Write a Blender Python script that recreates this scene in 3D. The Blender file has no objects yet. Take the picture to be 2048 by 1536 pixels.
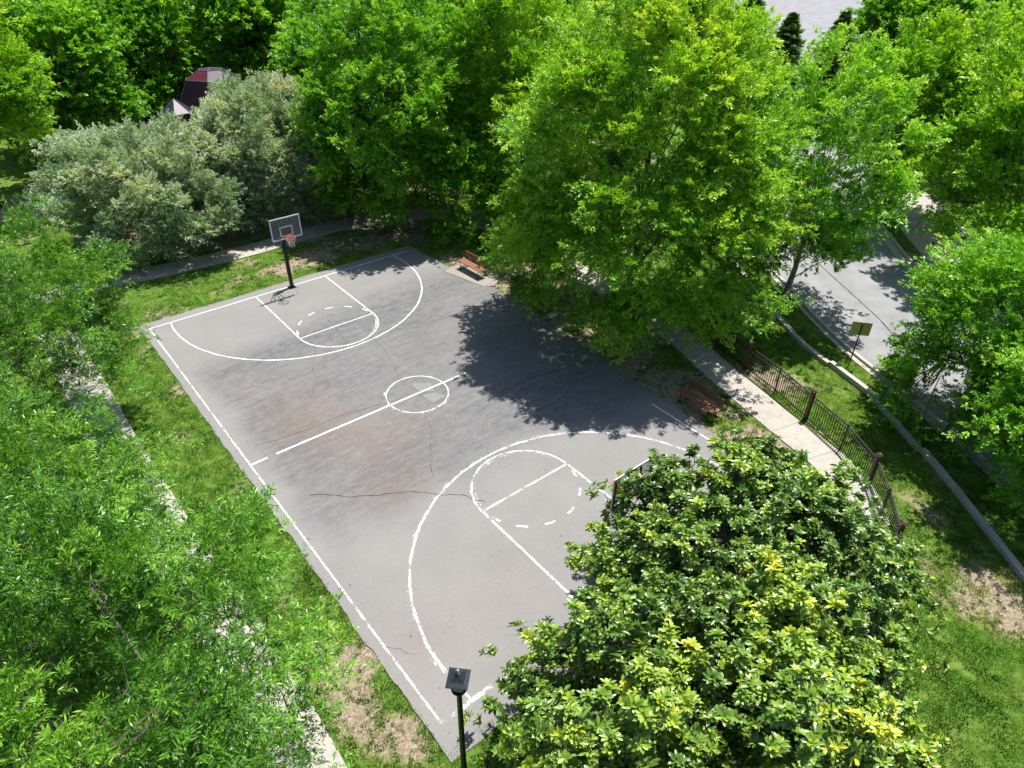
import bpy, bmesh, math, random
import numpy as np
from mathutils import Vector, Matrix

# ------------------------------------------------------------------ camera, sky, sun, exposure
sc = bpy.context.scene
CAM = (-11.1228, -19.5034, 16.2059); ROT = (0.954672, -0.0084807, -0.679103); FPX = 1391.136
cd = bpy.data.cameras.new("camera"); cam = bpy.data.objects.new("camera", cd); sc.collection.objects.link(cam)
cam.location = CAM; cam.rotation_euler = ROT
cd.sensor_width = 36; cd.lens = FPX / 2048 * 36; cd.clip_end = 3000; cd.clip_start = 0.05
sc.camera = cam
SUN = Vector((0.34 * 0.984, 0.34 * 0.18, 1.0)).normalized()
w = bpy.data.worlds.new("World"); sc.world = w; w.use_nodes = True
nt = w.node_tree; bg = nt.nodes['Background']
sky = nt.nodes.new('ShaderNodeTexSky'); sky.sky_type = 'NISHITA'; sky.sun_disc = False
sky.sun_elevation = math.asin(SUN.z); sky.sun_rotation = math.atan2(SUN.x, SUN.y)
nt.links.new(sky.outputs[0], bg.inputs[0]); bg.inputs[1].default_value = 0.095
sl = bpy.data.lights.new("sun", 'SUN'); so = bpy.data.objects.new("sun", sl); sc.collection.objects.link(so)
sl.energy = 5.0; sl.angle = math.radians(0.5); sl.color = (1.0, 0.96, 0.90)
so.rotation_euler = SUN.to_track_quat('Z', 'Y').to_euler()
sc.view_settings.view_transform = 'Standard'; sc.view_settings.look = 'None'
sc.view_settings.exposure = 0.66; sc.view_settings.gamma = 1
C = sc.collection
PI = math.pi

# ------------------------------------------------------------------ helpers
def link(name, me, mat=None, parent=None, loc=(0, 0, 0), rotz=0.0):
    o = bpy.data.objects.new(name, me); C.objects.link(o)
    if mat is not None:
        for m in (mat if isinstance(mat, (list, tuple)) else [mat]): me.materials.append(m)
    o.location = loc; o.rotation_euler = (0, 0, rotz)
    if parent is not None: o.parent = parent
    return o
def tag(o, label=None, cat=None, group=None, kind=None):
    if label: o['label'] = label
    if cat: o['category'] = cat
    if group: o['group'] = group
    if kind: o['kind'] = kind
    return o
def thing(name, label, cat, loc=(0, 0, 0), rotz=0.0, group=None):
    o = bpy.data.objects.new(name, None); C.objects.link(o); o.location = loc; o.rotation_euler = (0, 0, rotz)
    o.empty_display_size = 0.2
    return tag(o, label, cat, group)
def copy_tree(o, parent=None):
    c = o.copy(); C.objects.link(c); c.parent = parent
    for ch in list(o.children): copy_tree(ch, c)
    return c

class MB:
    """collects boxes, tubes and sheets as one mesh"""
    def __init__(s): s.v = []; s.f = []
    def add(s, vs, fs):
        n = len(s.v); s.v += [tuple(v) for v in vs]; s.f += [tuple(i + n for i in f) for f in fs]; return s
    def box(s, c, size, rz=0.0, rx=0.0, ry=0.0, bev=0.0):
        sx, sy, sz = [a / 2 for a in size]
        M = Matrix.Translation(c) @ Matrix.Rotation(rz, 4, 'Z') @ Matrix.Rotation(ry, 4, 'Y') @ Matrix.Rotation(rx, 4, 'X')
        b = min(bev, sx * .9, sy * .9, sz * .9)
        if b <= 0:
            vs = [(x, y, z) for z in (-sz, sz) for x, y in ((-sx, -sy), (sx, -sy), (sx, sy), (-sx, sy))]
            fs = [(3, 2, 1, 0), (4, 5, 6, 7), (0, 1, 5, 4), (1, 2, 6, 5), (2, 3, 7, 6), (3, 0, 4, 7)]
        else:
            bm = bmesh.new(); bmesh.ops.create_cube(bm, size=1)
            for v in bm.verts: v.co = Vector((v.co.x * 2 * sx, v.co.y * 2 * sy, v.co.z * 2 * sz))
            bmesh.ops.bevel(bm, geom=bm.edges[:], offset=b, segments=2, affect='EDGES', profile=.6)
            bm.verts.index_update()
            vs = [v.co.copy() for v in bm.verts]; fs = [[v.index for v in f.verts] for f in bm.faces]; bm.free()
        return s.add([M @ Vector(v) for v in vs], fs)
    def tube(s, pts, rad, n=8, cap=True):
        pts = [Vector(p) for p in pts]
        if not hasattr(rad, '__len__'): rad = [rad] * len(pts)
        vs = []; fs = []
        for i, p in enumerate(pts):
            d = (pts[min(i + 1, len(pts) - 1)] - pts[max(i - 1, 0)])
            d = d.normalized() if d.length > 1e-9 else Vector((0, 0, 1))
            a = d.cross(Vector((0, 0, 1)) if abs(d.z) < .9 else Vector((1, 0, 0))).normalized(); b = d.cross(a)
            for k in range(n):
                t = 2 * PI * k / n; vs.append(p + (a * math.cos(t) + b * math.sin(t)) * rad[i])
        for i in range(len(pts) - 1):
            for k in range(n):
                q = (k + 1) % n; fs.append((i * n + k, i * n + q, (i + 1) * n + q, (i + 1) * n + k))
        if cap: fs.append(tuple(range(n))[::-1]); fs.append(tuple((len(pts) - 1) * n + k for k in range(n)))
        return s.add(vs, fs)
    def lathe(s, prof, c=(0, 0, 0), n=24, close=True):
        vs = []; fs = []
        for r, z in prof:
            for k in range(n):
                t = 2 * PI * k / n; vs.append((c[0] + r * math.cos(t), c[1] + r * math.sin(t), c[2] + z))
        for i in range(len(prof) - 1):
            for k in range(n):
                q = (k + 1) % n; fs.append((i * n + k, i * n + q, (i + 1) * n + q, (i + 1) * n + k))
        if close: fs.append(tuple(range(n))[::-1]); fs.append(tuple((len(prof) - 1) * n + k for k in range(n)))
        return s.add(vs, fs)
    def torus(s, c, R, r, n=32, m=8):
        vs = []; fs = []
        for i in range(n):
            a = 2 * PI * i / n
            for j in range(m):
                b = 2 * PI * j / m; q = R + r * math.cos(b)
                vs.append((c[0] + q * math.cos(a), c[1] + q * math.sin(a), c[2] + r * math.sin(b)))
        for i in range(n):
            for j in range(m):
                fs.append((i * m + j, ((i + 1) % n) * m + j, ((i + 1) % n) * m + (j + 1) % m, i * m + (j + 1) % m))
        return s.add(vs, fs)
    def build(s, name, mat, parent=None, smooth=False, **k):
        me = bpy.data.meshes.new(name); me.from_pydata(s.v, [], s.f); me.update()
        if smooth:
            me.polygons.foreach_set('use_smooth', [True] * len(me.polygons))
            try: me.set_sharp_from_angle(angle=math.radians(40))
            except Exception: pass
        return link(name, me, mat, parent, **k)

def np_mesh(name, verts, counts, loops, attrs=None, smooth=False, pattrs=None):
    me = bpy.data.meshes.new(name)
    me.vertices.add(len(verts)); me.vertices.foreach_set('co', np.asarray(verts, np.float32).ravel())
    me.loops.add(len(loops)); me.loops.foreach_set('vertex_index', np.asarray(loops, np.int32))
    me.polygons.add(len(counts))
    st = np.concatenate([[0], np.cumsum(counts)[:-1]]).astype(np.int32)
    me.polygons.foreach_set('loop_start', st)
    me.update(calc_edges=True)
    if smooth: me.polygons.foreach_set('use_smooth', np.ones(len(counts), bool))
    for k, a in (attrs or {}).items():
        at = me.attributes.new(k, 'FLOAT', 'FACE'); at.data.foreach_set('value', np.asarray(a, np.float32))
    for k, a in (pattrs or {}).items():
        at = me.attributes.new(k, 'FLOAT', 'POINT'); at.data.foreach_set('value', np.asarray(a, np.float32))
    return me

_tab = np.random.default_rng(77).random((256, 256))
def vnoise(x, y, s=1.0, o=0):
    x = np.asarray(x) / s + o * 17.3; y = np.asarray(y) / s + o * 9.1
    xi = np.floor(x).astype(int); yi = np.floor(y).astype(int); fx = x - xi; fy = y - yi
    fx = fx * fx * (3 - 2 * fx); fy = fy * fy * (3 - 2 * fy)
    g = lambda a, b: _tab[a % 256, b % 256]
    return (g(xi, yi) * (1 - fx) + g(xi + 1, yi) * fx) * (1 - fy) + (g(xi, yi + 1) * (1 - fx) + g(xi + 1, yi + 1) * fx) * fy
def fbm(x, y, s, n=4, o=0):
    r = 0; a = .5; t = 0
    for i in range(n): r = r + a * vnoise(x, y, s, o + i * 3); t += a; a *= .5; s *= .5
    return r / t
def sstep(a, b, x):
    t = np.clip((x - a) / (b - a), 0, 1); return t * t * (3 - 2 * t)
def gauss(x, y, cx, cy, rx, ry, rot=0.0):
    c, s = math.cos(rot), math.sin(rot); dx = x - cx; dy = y - cy
    u = (dx * c + dy * s) / rx; v = (-dx * s + dy * c) / ry
    return np.exp(-(u * u + v * v))

# ------------------------------------------------------------------ materials
class NT:
    def __init__(s, name):
        s.m = bpy.data.materials.new(name); s.m.use_nodes = True; s.t = s.m.node_tree
        s.p = s.t.nodes['Principled BSDF']; s.out = s.t.nodes['Material Output']
        s.tc = s.t.nodes.new('ShaderNodeTexCoord')
    def n(s, typ, **k):
        q = s.t.nodes.new(typ)
        for a, b in k.items(): setattr(q, a, b)
        return q
    def l(s, a, b): s.t.links.new(a, b)
    def noise(s, scale, detail=4, rough=.6, mapping=None, coord='Object'):
        q = s.n('ShaderNodeTexNoise'); q.inputs['Scale'].default_value = scale
        q.inputs['Detail'].default_value = detail; q.inputs['Roughness'].default_value = rough
        src = s.tc.outputs[coord]
        if mapping:
            mp = s.n('ShaderNodeMapping'); mp.inputs['Scale'].default_value = mapping[:3]
            if len(mapping) > 3: mp.inputs['Rotation'].default_value = (0, 0, mapping[3])
            s.l(src, mp.inputs[0]); src = mp.outputs[0]
        s.l(src, q.inputs['Vector']); return q.outputs['Fac']
    def ramp(s, fac, stops):
        q = s.n('ShaderNodeValToRGB'); e = q.color_ramp.elements
        while len(e) < len(stops): e.new(.5)
        for i, (p, c) in enumerate(stops):
            e[i].position = p; e[i].color = (*c, 1) if hasattr(c, '__len__') else (c, c, c, 1)
        s.l(fac, q.inputs[0]); return q.outputs[0]
    def attr(s, name):
        q = s.n('ShaderNodeAttribute'); q.attribute_name = name; return q.outputs['Fac']
    def mix(s, f, a, b, mode='MIX'):
        q = s.n('ShaderNodeMix'); q.data_type = 'RGBA'; q.blend_type = mode
        for v, i in ((f, 0), (a, 6), (b, 7)):
            if hasattr(v, 'default_value') or hasattr(v, 'links'): s.l(v, q.inputs[i])
            else: q.inputs[i].default_value = v if i == 0 else (*v, 1)
        return q.outputs[2]
    def math(s, op, a, b=0.0, clamp=False):
        q = s.n('ShaderNodeMath'); q.operation = op; q.use_clamp = clamp
        for i, v in enumerate((a, b)):
            if isinstance(v, (int, float)): q.inputs[i].default_value = v
            else: s.l(v, q.inputs[i])
        return q.outputs[0]
    def bump(s, h, st=.3, dist=.02):
        q = s.n('ShaderNodeBump'); q.inputs['Strength'].default_value = st; q.inputs['Distance'].default_value = dist
        s.l(h, q.inputs['Height']); s.l(q.outputs[0], s.p.inputs['Normal'])
    def col(s, c):
        if isinstance(c, tuple): s.p.inputs['Base Color'].default_value = (*c, 1)
        else: s.l(c, s.p.inputs['Base Color'])
    def rough(s, r, spec=None):
        s.p.inputs['Roughness'].default_value = r
        if spec is not None: s.p.inputs['Specular IOR Level'].default_value = spec

def paint(name, c, rough=.45, metal=0.0, var=.25, scale=9, spec=None):
    m = NT(name); f = m.noise(scale, 5, .65)
    m.col(m.ramp(f, [(.3, tuple(a * (1 - var) for a in c)), (.7, tuple(min(1, a * (1 + var)) for a in c))]))
    m.rough(rough, spec); m.p.inputs['Metallic'].default_value = metal
    m.bump(m.noise(scale * 6, 3), .08, .005); return m.m

def wood(name, c1, c2):
    m = NT(name); f = m.noise(6, 6, .7, (1.2, 1.2, 14)); g = m.noise(30, 3, .6)
    m.col(m.ramp(m.math('ADD', m.math('MULTIPLY', f, .7), m.math('MULTIPLY', g, .3)), [(.35, c1), (.65, c2)]))
    m.rough(.6); m.bump(f, .3, .004); return m.m

def leafmat(name, stops, rough=.38, trans=.36, spec=.4, tcol=(1.25, 1.25, .55), hue=.0):
    m = NT(name); f = m.attr('tint'); col = m.ramp(f, stops); m.col(col); m.rough(rough, spec)
    tr = m.n('ShaderNodeBsdfTranslucent'); m.l(m.mix(1.0, col, tcol, 'MULTIPLY'), tr.inputs[0])
    mx = m.n('ShaderNodeMixShader'); mx.inputs[0].default_value = trans
    m.l(m.p.outputs[0], mx.inputs[1]); m.l(tr.outputs[0], mx.inputs[2]); m.l(mx.outputs[0], m.out.inputs[0])
    return m.m

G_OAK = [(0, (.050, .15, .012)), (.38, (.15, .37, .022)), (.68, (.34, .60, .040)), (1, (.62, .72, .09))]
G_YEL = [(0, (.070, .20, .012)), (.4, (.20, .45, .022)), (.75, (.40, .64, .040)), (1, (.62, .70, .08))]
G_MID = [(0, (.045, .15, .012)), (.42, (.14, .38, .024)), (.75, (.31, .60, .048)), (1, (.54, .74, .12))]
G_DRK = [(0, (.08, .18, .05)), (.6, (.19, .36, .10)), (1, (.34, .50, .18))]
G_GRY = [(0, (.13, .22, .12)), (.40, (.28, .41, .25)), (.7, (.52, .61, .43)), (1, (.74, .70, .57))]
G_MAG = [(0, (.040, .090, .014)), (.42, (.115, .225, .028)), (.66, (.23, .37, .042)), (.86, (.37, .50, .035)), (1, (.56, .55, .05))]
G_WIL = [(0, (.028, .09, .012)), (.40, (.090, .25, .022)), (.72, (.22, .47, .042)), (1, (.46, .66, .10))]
M_WIL = leafmat('willow_oak_leaf', G_WIL, .36, .30, .5)
M_OAK = leafmat('oak_leaf', G_OAK); M_YEL = leafmat('yellow_green_leaf', G_YEL); M_MID = leafmat('mid_green_leaf', G_MID)
M_DRK = leafmat('dark_needle', G_DRK, .6, .25, .2); M_GRY = leafmat('grey_green_leaf', G_GRY, .45, .35, .45)
M_MAG = leafmat('magnolia_leaf', G_MAG, .36, .14, .65)
def barkmat(name, a, b):
    m = NT(name); f = m.noise(5, 6, .7, (3, 3, .7)); m.col(m.ramp(f, [(.3, a), (.7, b)])); m.rough(.9, .1); m.bump(f, .6, .03); return m.m
M_BARK = barkmat('bark', (.035, .028, .022), (.12, .10, .085)); M_TWIG = barkmat('twig_bark', (.07, .055, .04), (.24, .20, .16)); M_BARKP = barkmat('pale_bark', (.12, .10, .08), (.30, .26, .22))

# ------------------------------------------------------------------ ground masks (world metres)
def seg_dist(x, y, pts):
    d = np.full(np.shape(x), 1e9)
    for (ax, ay), (bx, by) in zip(pts[:-1], pts[1:]):
        L2 = (bx - ax) ** 2 + (by - ay) ** 2
        t = np.clip(((x - ax) * (bx - ax) + (y - ay) * (by - ay)) / L2, 0, 1)
        d = np.minimum(d, np.hypot(x - ax - t * (bx - ax), y - ay - t * (by - ay)))
    return d
PATH_R = [(12.6, 14), (12.6, 8), (12.3, 2), (11.7, -3), (10.75, -6.2), (9.75, -9.8), (8.9, -12.9), (7.2, -14.75), (4.2, -15.85), (1, -16.5), (-3, -17.6), (-6, -19.2)]
PATH_L = [(-10.15, 14), (-10.1, 9), (-10.1, 4), (-9.95, -2), (-9.7, -7), (-9.75, -11.5), (-10.2, -16), (-10.4, -20)]
PATH_F = [(-10.15, 14), (-10.0, 17.3), (-8, 17.85), (-4.5, 17.35), (0, 17.0), (5, 17.2), (9, 16.4), (12.6, 14)]
PATH_S = [(-30, 33), (-12, 31.2), (-7, 30.2), (-2, 29), (6, 30), (14, 30)]
WALL = [(22, 3.0), (18.6, -2), (16.7, -4.9), (15.35, -7.35), (14.55, -9.5), (13.75, -11.6), (12.1, -14.2), (10.6, -16.3), (8.7, -18.8), (7, -21)]
CURB_L = [(60, 26), (40, 12.5), (28, 5.5), (22.3, -.2), (19.2, -4.6), (17.6, -7.1), (16.5, -9.1), (15.6, -11.2), (14.2, -14.3), (12, -18.5), (9, -24)]
CURB_R = [(60, 13), (49, 5.2), (38, .5), (32.5, -1.6), (29.5, -4.1), (26.7, -6.9), (24.6, -9.1), (20.1, -14.6), (16, -20.5)]
WALK_RR = [(60, 3.5), (46, .6), (38.0, -1.9), (34.8, -2.9), (32.6, -4.3), (29.6, -7.1), (27.1, -9.2), (23.5, -13.2), (19, -19)]

def in_court(x, y): return (x > -7.2) & (x < 7.6) & (y > -12.4) & (y < 12.2)
def court_right(y): # wandering right edge of the asphalt
    return np.interp(y, [-12.6, -9, -2, 2, 5, 9, 12.5], [7.25, 7.2, 7.6, 7.75, 7.9, 7.45, 7.2])
def soil(x, y):
    s = .17 + 0 * x
    s = s + .50 * gauss(x, y, 7.7, -7.6, 1.2, 2.0) + .45 * gauss(x, y, 8.2, -3.5, 1.8, 3.5) + .45 * gauss(x, y, 8.5, 5.6, 2.0, 4.2)
    s = s + .50 * gauss(x, y, 6, 14.3, 4.5, 1.9) + .35 * gauss(x, y, 2.2, 13.8, 2.3, 1.0)
    s = s + .42 * gauss(x, y, -8.1, -9.6, .9, 3.2) + .08 * gauss(x, y, -8.2, 3.6, .6, 3.5) + .22 * gauss(x, y, -7.6, 9.4, .5, 1)
    s = s + .22 * gauss(x, y, 8.3, -10.2, 1.0, 2.2) + .26 * gauss(x, y, 12.2, -8.0, .7, 1.8, -.4)
    s = s + .13 * gauss(x, y, 6.5, -18.2, 4.0, 2.6) + .12 * gauss(x, y, 4.0, -19.6, 1.6, 1.2) + .20 * gauss(x, y, 9.6, -14.9, .8, 2.0)
    s = s + .20 * gauss(x, y, 15.8, -9.4, .6, 2.4) + .30 * gauss(x, y, 27, -7.6, 1.5, 2, .8) + .5 * gauss(x, y, 10.5, 0, 3, 7)
    s = s + .6 * gauss(x, y, 3, 23, 9, 3.2) + .6 * gauss(x, y, 15, 25, 14, 9) + .5 * gauss(x, y, -9, 33, 9, 3)
    s = s + .10 * sstep(.55, .3, np.abs(x + 7.35)) * sstep(13, 11, np.abs(y)) + .18 * sstep(.5, .2, np.abs(x - 7.9)) * sstep(13, 11, np.abs(y))
    n = fbm(x, y, 1.1, 4, 2) * .6 + fbm(x, y, 3.1, 3, 5) * .4
    s = np.minimum(s, .62)
    return np.clip(sstep(.36, .80, s + (n - .5) * 1.35 + .10), 0, 1)

# ground sheet
def axis(lo, hi, step, far):
    a = np.arange(lo, hi + 1e-6, step); out = []
    d = step
    v = hi
    while v < far: d *= 1.5; v += d; out.append(v)
    o2 = []; d = step; v = lo
    while v > -far: d *= 1.5; v -= d; o2.append(v)
    return np.concatenate([o2[::-1], a, out])
gx = axis(-20, 36, .16, 900); gy = axis(-24, 34, .16, 900)
X, Y = np.meshgrid(gx, gy, indexing='ij'); S = soil(X, Y)
Z = (fbm(X, Y, 2.2, 3, 9) - .5) * .03 - .02
Z = np.where((np.abs(X) > 60) | (np.abs(Y) > 90), -.03, Z)
nx, ny = X.shape; idx = np.arange(nx * ny).reshape(nx, ny)
q = np.stack([idx[:-1, :-1], idx[1:, :-1], idx[1:, 1:], idx[:-1, 1:]], -1).reshape(-1, 4)
m = NT('grass_ground'); s_ = m.attr('soil')
n1 = m.noise(14, 5, .7); n2 = m.noise(.8, 4, .6); n3 = m.noise(70, 3, .7); n4 = m.noise(3.2, 5, .7)
sm = m.math('ADD', s_, m.math('MULTIPLY', m.math('SUBTRACT', m.math('ADD', m.math('MULTIPLY', n1, .6), m.math('MULTIPLY', n3, .4)), .5), 2.6), True)
sm = m.ramp(sm, [(.40, 0.0), (.62, 1.0)])
gcol = m.ramp(m.math('ADD', m.math('MULTIPLY', n3, .45), m.math('MULTIPLY', n4, .55)), [(.32, (.020, .055, .008)), (.48, (.065, .150, .016)), (.66, (.17, .28, .04))])
gcol = m.mix(m.ramp(n2, [(.4, 0.0), (.75, .6)]), gcol, (.20, .26, .05))
scol = m.ramp(n1, [(.28, (.13, .095, .060)), (.5, (.30, .235, .165)), (.70, (.50, .42, .31))])
dry = m.ramp(m.math('ADD', s_, m.math('MULTIPLY', m.math('SUBTRACT', n4, .5), 1.2)), [(.05, 0.0), (.45, .75)])
gcol = m.mix(dry, gcol, m.ramp(n3, [(.35, (.13, .15, .04)), (.65, (.30, .29, .12))]))
m.col(m.mix(sm, gcol, scol)); m.rough(.95, .1)
m.bump(m.math('ADD', n3, n1), .8, .04)
g = link('ground', np_mesh('ground', np.stack([X, Y, Z], -1).reshape(-1, 3), np.full(len(q), 4), q.ravel(), pattrs={'soil': S.ravel()}, smooth=True), m.m)
tag(g, kind='structure')

# grass blades (stuff)
rng = np.random.default_rng(5)
def grass_blades():
    N = 2600000
    px = rng.uniform(-10.5, 32, N); py = rng.uniform(-22, 27, N)
    dcam = np.hypot(px - CAM[0], py - CAM[1])
    keep = rng.random(N) < np.clip(1.35 - dcam / 36, .15, 1)
    keep &= ~((px > -7.05) & (px < court_right(py) - .1) & (py > -12.3) & (py < 12.1))
    keep &= seg_dist(px, py, PATH_R) > .80
    keep &= seg_dist(px, py, PATH_L) > .80
    keep &= seg_dist(px, py, PATH_F) > .80
    keep &= seg_dist(px, py, WALK_RR) > 1.3
    # road zone
    cl = np.array(CURB_L[::-1]); cr = np.array(CURB_R[::-1])
    xl = np.interp(py, cl[:, 1], cl[:, 0]); xr = np.interp(py, cr[:, 1], cr[:, 0])
    keep &= ~((px > xl - .25) & (px < xr + .25))
    # only where the lawn can be seen
    keep &= ~((px > 13) & (py > 4)) & ~((px > 18) & (py < -16))
    px, py = px[keep], py[keep]
    s = soil(px, py) * .95 + (fbm(px, py, .30, 3, 4) - .5) * 2.6
    k = rng.random(len(px)) > np.clip(sstep(.05, .75, s), 0, .985); px, py, s = px[k], py[k], s[k]
    n = len(px); a = rng.uniform(0, 2 * PI, n); lush = fbm(px, py, 1.6, 3, 21)
    h = rng.uniform(.025, .075, n) * (.6 + .8 * lush); wd = rng.uniform(.007, .015, n)
    lean = rng.uniform(.2, 1.1, n) * h; b = rng.uniform(0, 2 * PI, n)
    z0 = np.full(n, -.02)
    P0 = np.stack([px - np.cos(a) * wd, py - np.sin(a) * wd, z0], -1); P1 = np.stack([px + np.cos(a) * wd, py + np.sin(a) * wd, z0], -1)
    P2 = np.stack([px + np.cos(b) * lean, py + np.sin(b) * lean, h], -1)
    V = np.stack([P0, P1, P2], 1).reshape(-1, 3)
    t = np.clip((fbm(px, py, .45, 4, 31) - .5) * 1.9 + (fbm(px, py, 2.2, 3, 33) - .5) * .9 + .42 + rng.normal(0, .12, n) + .25 * np.clip(soil(px, py), 0, .8), 0, 1)
    print('blades', n)
    return np_mesh('grass', V, np.full(n, 3), np.arange(3 * n), {'tint': t})
def tufts():
    r = np.random.default_rng(9); N = 60000; cx = r.uniform(-10.5, 17, N); cy = r.uniform(-22, 16, N); so_ = soil(cx, cy)
    k = (so_ > .12) & (r.random(N) < .25 + .6 * fbm(cx, cy, .8, 3, 55)) & ~((cx > -7.1) & (cx < court_right(cy) - .02) & (cy > -12.4) & (cy < 12.15))
    k &= (seg_dist(cx, cy, PATH_R) > .76) & (seg_dist(cx, cy, PATH_L) > .78) & (seg_dist(cx, cy, PATH_F) > .8); k &= r.random(N) < np.where(so_ > .9, .35, .8)
    cx, cy = cx[k], cy[k]; nb = 22; n = len(cx) * nb; sz = np.repeat(r.uniform(.035, .11, len(cx)), nb); a = r.uniform(0, 2 * PI, n); q_ = sz * np.sqrt(r.random(n))
    px = np.repeat(cx, nb) + np.cos(a) * q_; py = np.repeat(cy, nb) + np.sin(a) * q_; h = r.uniform(.02, .06, n) * (.6 + sz * 7); wd = r.uniform(.007, .013, n); b = a + r.normal(0, .7, n); w_ = r.uniform(0, 2 * PI, n); ln = h * r.uniform(.3, 1.1, n)
    z0 = np.full(n, -.02)
    V = np.stack([np.stack([px - np.cos(w_) * wd, py - np.sin(w_) * wd, z0], -1), np.stack([px + np.cos(w_) * wd, py + np.sin(w_) * wd, z0], -1), np.stack([px + np.cos(b) * ln, py + np.sin(b) * ln, h], -1)], 1).reshape(-1, 3)
    t = np.clip(np.repeat(r.uniform(.05, .6, len(cx)), nb) + r.normal(0, .1, n), 0, 1)
    return np_mesh('grass_tufts', V, np.full(n, 3), np.arange(3 * n), {'tint': t})
M_GRASS = leafmat('grass_blade', [(0, (.035, .11, .012)), (.4, (.10, .26, .024)), (.7, (.20, .38, .045)), (1, (.38, .42, .13))], .6, .3, .15)
gr = link('grass', grass_blades(), M_GRASS); tag(gr, 'short green lawn grass round the court and beyond the fence', 'grass', kind='stuff')
gt = link('grass_tufts', tufts(), M_GRASS); tag(gt, 'scattered grass tufts on the worn sandy ground beside the court', 'grass', kind='stuff')

# ------------------------------------------------------------------ court
def ragged(y, o): return (fbm(y, y * 0 + o, .5, 3, o) - .5) * .14
ys = np.arange(-12.55, 12.25, .14); us = np.linspace(0, 1, 108)
YY, UU = np.meshgrid(ys, us, indexing='ij')
xl = -7.08 - (YY / 12 * -.0) + ragged(YY, 3); xr = court_right(YY) + ragged(YY, 7) * 1.6
XX = xl + (xr - xl) * UU
edge = ragged(XX, 11); YC = YY + np.where(YY > 11.9, edge, 0) + np.where(YY < -12.3, edge, 0)
dk = np.zeros_like(XX)
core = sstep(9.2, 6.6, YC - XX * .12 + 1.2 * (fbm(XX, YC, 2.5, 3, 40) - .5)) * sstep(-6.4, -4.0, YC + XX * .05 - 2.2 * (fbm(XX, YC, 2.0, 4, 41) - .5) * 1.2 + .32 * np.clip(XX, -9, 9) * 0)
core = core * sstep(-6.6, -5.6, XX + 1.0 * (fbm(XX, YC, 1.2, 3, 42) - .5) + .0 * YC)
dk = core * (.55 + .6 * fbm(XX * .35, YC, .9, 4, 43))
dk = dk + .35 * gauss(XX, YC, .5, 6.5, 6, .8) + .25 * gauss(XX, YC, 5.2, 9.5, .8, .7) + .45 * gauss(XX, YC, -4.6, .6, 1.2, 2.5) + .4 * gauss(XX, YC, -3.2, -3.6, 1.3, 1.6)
rust = 1.1 * gauss(XX, YC, -4.0, .9, 1.5, 2.2) + .8 * gauss(XX, YC, -2.6, -1.6, 1.8, 1.6) + .8 * gauss(XX, YC, -3.4, -4.0, 1.2, .9) + .5 * gauss(XX, YC, 4.3, 2.2, 1.8, 1.6) + .3 * gauss(XX, YC, -5.2, 5.5, .9, 2)
rust = rust + .35 * gauss(XX, YC, -6, -9.6, 1.5, 1.5) + .25 * gauss(XX, YC, -4, -9.8, 3, 1.2)
nr, nc = XX.shape; idx = np.arange(nr * nc).reshape(nr, nc)
q = np.stack([idx[:-1, :-1], idx[:-1, 1:], idx[1:, 1:], idx[1:, :-1]], -1).reshape(-1, 4)
m = NT('asphalt'); d_ = m.attr('dark'); r_ = m.attr('rust')
fine = m.noise(160, 3, .8); mid = m.noise(9, 5, .7); big = m.noise(.5, 4, .6)
strk = m.noise(1.0, 7, .72, (.9, 4.5, 1, .10)); strk2 = m.noise(1.0, 6, .75, (2.6, 12, 1, .12)); blot = m.noise(2.6, 6, .68)
grn = m.noise(20, 6, .95)
base = m.ramp(m.math('ADD', m.math('MULTIPLY', m.math('ADD', m.math('MULTIPLY', fine, .5), m.math('MULTIPLY', grn, .5)), .62), m.math('ADD', m.math('MULTIPLY', mid, .15), m.math('MULTIPLY', big, .23))), [(.36, (.165, .161, .157)), (.5, (.215, .209, .202)), (.68, (.275, .267, .256))])
pat = m.math('ADD', m.math('MULTIPLY', strk, .30), m.math('ADD', m.math('MULTIPLY', strk2, .25), m.math('ADD', m.math('MULTIPLY', blot, .22), m.math('MULTIPLY', m.noise(22, 5, .8), .23))))
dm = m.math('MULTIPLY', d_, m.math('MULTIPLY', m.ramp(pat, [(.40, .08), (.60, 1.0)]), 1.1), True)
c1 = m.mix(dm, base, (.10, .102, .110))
rm = m.math('MULTIPLY', r_, m.math('MULTIPLY', m.ramp(m.math('ADD', m.math('MULTIPLY', strk, .5), m.math('MULTIPLY', blot, .5)), [(.40, 0.0), (.60, 1.0)]), .46), True)
c2 = m.mix(rm, c1, (.26, .165, .115))
ls = m.noise(1.0, 5, .6, (.7, 9, 1, .11)); c2 = m.mix(m.math('MULTIPLY', m.math('MULTIPLY', r_, .6), m.ramp(ls, [(.60, 0.0), (.68, .5)]), True), c2, (.42, .29, .16))
spk = m.n('ShaderNodeTexVoronoi'); spk.inputs['Scale'].default_value = 1.3; m.l(m.tc.outputs['Object'], spk.inputs['Vector'])
c2 = m.mix(m.ramp(spk.outputs['Distance'], [(.012, .75), (.03, 0.0)]), c2, (.07, .065, .06))
m.col(c2); m.rough(.85, .25); m.bump(m.math('ADD', fine, m.math('MULTIPLY', mid, .5)), .45, .012)
M_ASPH = m.m
ct = link('court_surface', np_mesh('court_surface', np.stack([XX, YC, .012 + 0 * XX], -1).reshape(-1, 3), np.full(len(q), 4), q.ravel(), pattrs={'dark': dk.ravel(), 'rust': rust.ravel()}), M_ASPH)
tag(ct, kind='structure')

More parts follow.
